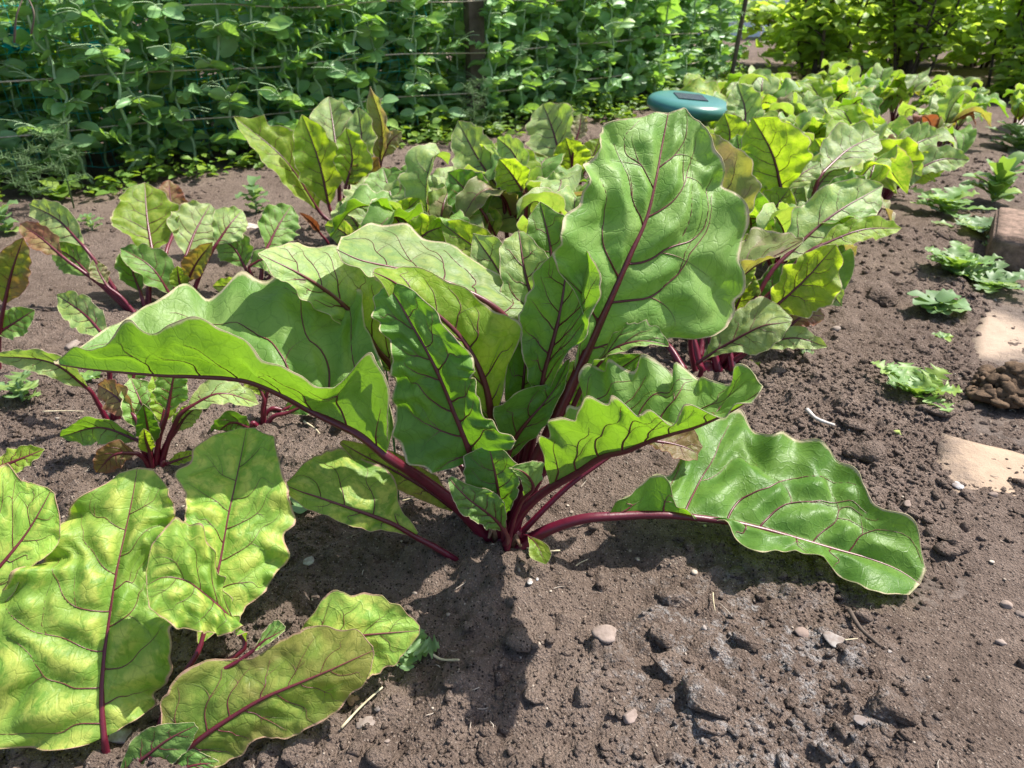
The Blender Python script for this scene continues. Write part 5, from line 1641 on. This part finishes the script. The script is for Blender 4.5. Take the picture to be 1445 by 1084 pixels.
for i, (a, b, s) in enumerate(((940, 940, 20), (1055, 905, 17), (820, 985, 15), (640, 960, 13), (420, 1055, 22), (1345, 760, 24), (1100, 700, 16), (1240, 420, 22), (1225, 640, 26), (1320, 580, 18), (690, 1060, 16), (950, 850, 26))):
    stone(a, b, s, ('broad lump of soil right of the pink stone below the largest plant', 'lump of soil above the whitish crust on the right', 'lump of soil in the dark shadow of the tall leaf', 'small lump of soil left of the shadow of the tall leaf', 'lump of soil under the olive leaf at the bottom left', 'lump of soil at the left side of the tan slab', 'lump of soil under the large lower right leaf', 'lump of soil right of the mauve leaf', 'lump of soil between white twig and tan slab', 'lump of soil under the toothed weed', 'lump of soil at the bottom edge near the middle', 'broad low lump of soil below the large lower right leaf')[i], (.15, .12, .1), (.45, .6), 50 + i, 'clod', name='earth_clod', mat=M_SOIL, rough_=.15, rz=i)


def straw(pts, r, label, mat=M_STRAW, cat='straw', name='straw'):
    P = [gnd(*p) + np.array([0, 0, .004 + r]) for p in pts]
    return stick(name, P, [r, r * .6], mat, label, cat, 6)


straw([(483, 1034), (510, 1004), (541, 976)], .0011, 'long pale straw beside the front left beet')
straw([(598, 921), (622, 936), (648, 938)], .0013, 'short bent straw right of the front left leaf tip')
straw([(812, 804), (818, 801), (829, 795)], .0006, 'thin straw right of the white chips', )
straw([(730, 773), (760, 777), (790, 784)], .0013, 'tan straw at the foot of the largest beetroot', )
straw([(62, 585), (90, 584), (120, 585)], .0009, 'thin pale straw lying left of the small pinkish beetroot')
straw([(430, 600), (445, 606), (452, 618)], .0012, 'curved straw under the long left leaf')
straw([(1137, 586), (1155, 597), (1176, 607)], .0026, 'whitish peeled twig on the soil on the right', simple_mat('peeled_twig', (.45, .40, .36), (.62, .58, .54), 90, .8, .5, .001), 'twig', 'twig')
straw([(1195, 868), (1212, 895), (1240, 920)], .0022, 'dark twig pressed into soil right of the white crust', M_BARK, 'twig', 'twig')
straw([(1005, 842), (1006, 856), (1008, 868)], .0006, 'thin upright straw below the largest lower right leaf')
straw([(1190, 909), (1200, 908), (1208, 907)], .0007, 'short straw beside the whitish fragment')
straw([(568, 712), (585, 708), (600, 705)], .0007, 'pale straw in shade under the largest plant')

# dark green onion-like blade beside the largest plant
P = [pt(555, 640, .52), pt(548, 560, .525), pt(540, 512, .525), pt(530, 503, .522), pt(521, 506, .52)]
P[0][2] = hz(P[0][0], P[0][1])
stick('grass_blade', P, [.0012, .0011, .0009, .0006], simple_mat('blade_green', (.05, .13, .04), (.10, .22, .06), 40, .5, .1), 'thin dark green hooked blade rising left of the largest plant', 'grass blade', 6)

# fallen yellow seed leaf at the foot of the largest plant
mb_parent = empty('fallen_leaf', gnd(765, 788), 'fallen yellow-green leaf at the foot of the largest beetroot', 'leaf')
g0 = gnd(765, 788)
SEED[0] += 1
a, b, c = pt(745, 756, .472), pt(757, 768, .462), pt(768, 792, .448)
make_leaf(mb_parent, [a, b, c, pt(770, 796, .4465)], [a, b + np.array([.007, -.002, .003]), c + np.array([.004, 0, .001]), pt(771, 796, .4465)], [a, b - np.array([.006, .002, 0]), c - np.array([.006, 0, 0]), pt(769, 796, .4465)],
          [a - np.array([.004, -.004, .003]), a], LM['yellow'], res=(20, 14), r0=.001, ruff=.001, nv=3, seed=SEED[0], origin=g0)


def slab(s0, s1, d0, d1, top, mats, label, nm='paving_slab', thick=.04, tilt=0.0, tilts=0.0):
    nx_, ny_ = 34, 34; V = []
    pass
    for lay in (0, 1):
        for i in range(nx_):
            for j in range(ny_):
                s = s0 + (s1 - s0) * i / (nx_ - 1); d = d0 + (d1 - d0) * j / (ny_ - 1)
                e_ = 0
                if j == 0: d += .006 * vnoise(np.array([s * 40]), np.array([s0]), 3)[0]
                if i in (0, nx_ - 1): s += .004 * vnoise(np.array([d * 40]), np.array([s0 + i]), 4)[0]
                x = PATH_P[0] + PATH_D[0] * s + PATH_N[0] * d; y = PATH_P[1] + PATH_D[1] * s + PATH_N[1] * d
                edge = (i in (0, nx_ - 1)) or (j in (0, ny_ - 1))
                z = (top + tilt * (d - d0) + tilts * (s - s1) + .0012 * vnoise(np.array([x * 25]), np.array([y * 25]), 9)[0] - (.003 if edge else 0)) if lay == 0 else top - thick
                V.append((x, y, z))
    fs = []
    for i in range(nx_ - 1):
        for j in range(ny_ - 1):
            k = i * ny_ + j; fs.append((k, k + ny_, k + ny_ + 1, k + 1)); k += nx_ * ny_; fs.append((k, k + 1, k + ny_ + 1, k + ny_))
    o_ = nx_ * ny_
    for i in range(nx_ - 1):
        for j in (0, ny_ - 1):
            k = i * ny_ + j; fs.append((k, k + ny_, k + ny_ + o_, k + o_))
    for j in range(ny_ - 1):
        for i in (0, nx_ - 1):
            k = i * ny_ + j; fs.append((k, k + 1, k + 1 + o_, k + o_))
    c = np.array(V).mean(axis=0)
    o = mesh_obj(nm, np.array(V) - c, fs, mats, None, True)
    o.location = tuple(c)
    bm = bmesh.new(); bm.from_mesh(o.data); bmesh.ops.recalc_face_normals(bm, faces=bm.faces); bm.to_mesh(o.data); bm.free()
    return tag(o, label, 'paving slab', 'slabs of the path on the right')


def slab_mat(name, clean, dirt_lo, dirt_hi, spot=None):
    m, nt = new_mat(name); k = NT(nt)
    g = k.n('ShaderNodeNewGeometry').outputs['Position']
    n0 = k.noise(g, 7.0, 5, .65); n1 = k.noise(g, 60.0, 5, .7); n2 = k.noise(g, 350.0, 4, .7)
    st = k.mix(k.ss(n1, .3, .7), tuple(c * .8 for c in clean), clean)
    so = k.mix(k.ss(n1, .3, .7), (.10, .076, .062), (.19, .148, .123)); so = k.mix(k.math('MULTIPLY', k.ss(n2, .45, .7), .5), so, (.24, .19, .155))
    df = k.ss(k.math('ADD', n0, k.math('ADD', k.math('MULTIPLY', n1, .3), k.math('MULTIPLY', n2, .12))), dirt_lo, dirt_hi)
    if spot is not None:      # where feet and rain have kept the stone clean
        d = k.n('ShaderNodeVectorMath', operation='DISTANCE'); nt.links.new(g, d.inputs[0]); d.inputs[1].default_value = spot[0]
        df = k.ss(k.math('ADD', k.math('MULTIPLY', k.math('SUBTRACT', n0, .5), 1.6), k.math('ADD', k.math('MULTIPLY', n1, .7), k.math('DIVIDE', d.outputs['Value'], spot[1]))), .85, 1.5)
    c = k.mix(df, st, so)
    h = k.math('ADD', k.math('MULTIPLY', df, k.math('ADD', n2, n1)), k.math('MULTIPLY', n2, .3))
    bp = k.n('ShaderNodeBump', i_Strength=.8, i_Distance=.004, i_Height=h)
    pr = k.n('ShaderNodeBsdfPrincipled', i_Base_Color=c, i_Roughness=.9, i_Normal=bp.outputs[0]); pr.inputs['Specular IOR Level'].default_value = .2
    o = k.n('ShaderNodeOutputMaterial'); nt.links.new(pr.outputs[0], o.inputs[0])
    return m


MS1 = slab_mat('sandstone_dirty', (.42, .31, .22), .66, .78, ((.560, .580, 0), .16)); MS4 = slab_mat('sandstone_dirtier', (.42, .32, .24), .40, .54, ((.675, .935, 0), .11)); MS2 = slab_mat('slab_under_soil', (.36, .27, .21), .40, .60); MS3 = slab_mat('slab_pale', (.48, .42, .37), .68, .85)
slab(-.30, .008, .004, .47, .0045, MS2, 'soil-covered slab with a dark gap at its left, in the bottom right corner')
slab(.02, .452, -.016, .44, .004, MS1, 'tan sandstone slab swept bare at its far left corner, right of the white twig', tilts=.042)
slab(.466, .92, .004, .45, .001, MS4, 'dirty tan slab carrying the dark crumbly heap')
slab(.935, 1.50, .03, .48, -.002, MS2, 'dirty slab behind the brick')
slab(1.9, 2.4, .02, .5, .0, MS3, 'pale slab at the far right beyond the brick')
slab(2.42, 2.9, .02, .5, .0, MS3, 'farthest pale slab on the path at the right edge')

# brick
bg = gnd(1418, 372)
bm = bmesh.new(); bmesh.ops.create_cube(bm, size=1.0)
bmesh.ops.scale(bm, vec=(.105, .215, .062), verts=bm.verts)
bmesh.ops.bevel(bm, geom=bm.edges[:], offset=.005, segments=2, affect='EDGES')
bmesh.ops.subdivide_edges(bm, edges=[e for e in bm.edges if e.calc_length() > .03], cuts=6, use_grid_fill=True)
for v_ in bm.verts:
    k = vnoise(np.array([v_.co.x * 60 + v_.co.z * 31]), np.array([v_.co.y * 60]), 5)[0]; v_.co += v_.normal * .0014 * k
me = bpy.data.meshes.new('brick'); bm.to_mesh(me); bm.free()
me.polygons.foreach_set('use_smooth', np.ones(len(me.polygons), dtype=bool))
me.materials.append(simple_mat('old_brick', (.13, .092, .070), (.30, .205, .155), 75, .95, 1.0, .004, .2, 8))
o = bpy.data.objects.new('brick', me); COL.objects.link(o); o.location = (bg[0] + .055, bg[1] + .05, .026); o.rotation_euler = (0, 0, -math.radians(32))
tag(o, 'old brown brick lying on the path side near the right edge', 'brick')

# dried dung
gd = gnd(1420, 562)
r_ = np.random.default_rng(4)
n = 70
pos = np.stack([r_.normal(0, .017, n), r_.normal(0, .015, n), np.zeros(n)], 1); pos[:, 2] = np.clip(.026 - np.hypot(pos[:, 0], pos[:, 1]) * .8, .002, 1) * r_.uniform(.2, 1, n)
v, f = blob(n, 5, r_.uniform(.005, .010, n), pos, ICO3, (.6, .9), .2, .30)
o = mesh_obj('dung_heap', v, f, simple_mat('dung', (.055, .034, .020), (.15, .095, .055), 130, .9, .9, .003)); o.location = (gd[0], gd[1], gd[2] + .006); o.scale = (1.15, 1.15, 1.15)
tag(o, 'dark brown crumbly heap of dried dung on the path at the right', 'dung')

# ================================================================== weeds
def lobed(nr, lobes, depth):
    def pf(a):
        base = max(0.04, math.sin(math.pi * min(1, a * .9 + .06)) ** .7)
        saw = abs(((a * lobes) % 1.0) - .35) / .65
        return base * (1 - depth * saw)
    return template(nr, 5, pf, .2, .0)


T_TOOTH = lobed(46, 7.3, .86); T_LOBE = lobed(44, 5.4, .74)


def rosette(px, py, n, ln, wd, tpl, mat, label, seed, rise=(.2, .7), name='weed', cat='weed', stemh=0.0, group=None):
    rg = np.random.default_rng(seed); g = gnd(px, py)
    VS, FS, nb_ = [], [], 0
    tv, tf = tpl
    st = MB()
    if stemh > 0: st.tube([(0, 0, -.003), (.002, 0, stemh * .5), (0, .002, stemh)], [.002, .0014], 5) if False else st.tube([(0, 0, -.003), (.002, 0, stemh * .5), (0, .002, stemh)], [.002, .0017, .0012], 5)
    else: st.tube([(0, 0, -.004), (0, 0, .004)], [.003, .002], 6)
    for i in range(n):
        az = i * 2.4 + rg.uniform(-.3, .3); r0 = rg.uniform(*rise); L_ = ln * rg.uniform(.45, 1.0); Wd = wd * rg.uniform(.6, 1.0)
        z0 = stemh * (i / max(1, n - 1)) if stemh > 0 else .001
        a = tv[:, 0]
        rad = L_ * (np.sin(a * 1.2) / 1.2 * math.cos(r0) + a * .1); zz = z0 + L_ * (a * math.sin(r0) - .45 * a * a * math.sin(r0) * 1.1) + tv[:, 2] * Wd + .003 * np.sin(a * 17 + i) * np.abs(tv[:, 1]) * 2
        lat = tv[:, 1] * Wd
        X = rad * math.cos(az) - lat * math.sin(az); Y_ = rad * math.sin(az) + lat * math.cos(az)
        zz = np.maximum(zz, .002 + np.abs(lat) * .05)
        VS.append(np.stack([X, Y_, zz], 1)); FS.append(tf + nb_); nb_ += len(tv)
    e = empty(name, g, label, cat, group)
    leaf_mesh('leaves', np.concatenate(VS), np.concatenate(FS), mat, e, len(tv))
    st.build('stem', M_PEASTEM, e)
    return e


rosette(1290, 556, 13, .085, .040, T_TOOTH, M_WEED, 'toothed pale green weed rosette at the edge of the path slab', 1, (.3, .9))
rosette(1318, 442, 14, .062, .036, T_ROUND, M_WEED2, 'rounded-leaf weed left of the white chip near the path', 2, (.2, .8), stemh=.02)
rosette(1345, 388, 20, .095, .046, T_LOBE, M_WEED, 'bushy lobed weed in the middle of the path-side clump', 3, (.3, .9), stemh=.02)
rosette(1395, 405, 16, .095, .044, T_LOBE, M_WEED2, 'lobed weed spreading right from the bushy one', 4, (.1, .6))
rosette(1330, 302, 18, .12, .050, T_LOBE, M_WEED, 'weed with bright lobed leaves beside the long pale beet leaf', 5, (.1, .7), stemh=.03)
rosette(1400, 285, 22, .12, .050, T_OVAL, M_WEED, 'leafy weed with upright leaves just behind the brick', 6, (.5, 1.2), stemh=.06)
rosette(1375, 325, 12, .10, .045, T_LOBE, M_WEED2, 'low weed left of the brick', 7, (.1, .6))
rosette(1435, 215, 20, .15, .07, T_LOBE, M_WEED2, 'grey-green weed on the far path at the right edge', 8, (.2, .8), stemh=.05)
rosette(1395, 355, 8, .03, .014, T_OVAL, M_WEED2, 'small sprig of weed below the brick', 9, (.4, 1.0), stemh=.02)
rosette(1330, 478, 4, .022, .014, T_OVAL, M_WEED, 'tiny seedling with two pairs of leaves below the rounded weed', 10, (.1, .4))
rosette(30, 560, 9, .050, .036, T_LOBE, M_WEED2, 'lobed blue-green weed near the left edge by the cut-off beet', 11, (.3, .9), stemh=.025)
rosette(362, 300, 12, .060, .034, T_OVAL, M_WEED2, 'nettle-like weed behind the small left beets', 12, (.2, .8), stemh=.06)
rosette(130, 325, 8, .04, .02, T_OVAL, M_WEED2, 'small weed behind the far left beet', 13, (.3, .9), stemh=.03)
rosette(578, 925, 8, .034, .026, T_LOBE, M_WEED2, 'grey-green weed peeping out behind the front left leaf', 14, (.2, .7), stemh=.012)
rosette(430, 715, 5, .03, .022, T_ROUND, M_WEED2, 'weed under the yellowing oval leaf', 15, (.2, .7))
rosette(130, 535, 5, .026, .016, T_OVAL, M_WEED, 'small weed beside the arched pale stalk', 16, (.3, .8))
rosette(845, 640, 5, .02, .014, T_OVAL, M_WEED2, 'tiny weed under the wavy right-hand leaf', 17, (.4, .9))
rosette(1140, 500, 5, .018, .010, T_OVAL, M_WEED2, 'tiny weed below the mauve leaf', 18, (.3, .8))
rosette(85, 285, 10, .07, .05, T_ROUND, M_UNDER, 'round-leaved weed at the left end, one leaf yellowed', 19, (.3, .9), stemh=.03)
rosette(10, 330, 10, .07, .04, T_OVAL, M_WEED2, 'dark weed at the left edge behind the cut-off beet', 20, (.4, 1.0), stemh=.05)

# ================================================================== light, sky, camera
EL, AZ = math.radians(55), math.radians(67)
sd = Vector((math.sin(AZ) * math.cos(EL), math.cos(AZ) * math.cos(EL), math.sin(EL)))
su = bpy.data.lights.new('sun', 'SUN'); su.energy = 5.0; su.angle = math.radians(0.55); su.color = (1.0, 0.955, 0.88)
so = bpy.data.objects.new('sun', su); COL.objects.link(so); so.rotation_euler = sd.to_track_quat('Z', 'Y').to_euler(); so.location = sd * 20
wd = bpy.data.worlds.new('World'); SC.world = wd; wd.use_nodes = True
nt = wd.node_tree; bgn = nt.nodes['Background']
sk = nt.nodes.new('ShaderNodeTexSky'); sk.sky_type = 'NISHITA'; sk.sun_disc = False; sk.sun_elevation = EL; sk.sun_rotation = AZ; sk.dust_density = 2.0; sk.air_density = 1.0
nt.links.new(sk.outputs[0], bgn.inputs[0]); bgn.inputs[1].default_value = 0.125

cd = bpy.data.cameras.new('camera'); cam = bpy.data.objects.new('camera', cd); COL.objects.link(cam)
cam.location = (0, 0, CH); cam.rotation_euler = (math.pi / 2 - PITCH, 0, 0)
cd.sensor_fit = 'HORIZONTAL'; cd.sensor_width = 36; cd.lens = 36 * F / W
cd.clip_start = 0.01; cd.clip_end = 500
cd.dof.use_dof = True; cd.dof.focus_distance = 0.56; cd.dof.aperture_fstop = 15
SC.camera = cam
vs = SC.view_settings; vs.view_transform = 'Standard'; vs.look = 'None'; vs.exposure = 0.85; vs.gamma = 1.0; vs.use_curve_mapping = False
SC.cycles.max_bounces = 6; SC.cycles.diffuse_bounces = 3; SC.cycles.glossy_bounces = 2; SC.cycles.transmission_bounces = 4; SC.cycles.use_denoising = True
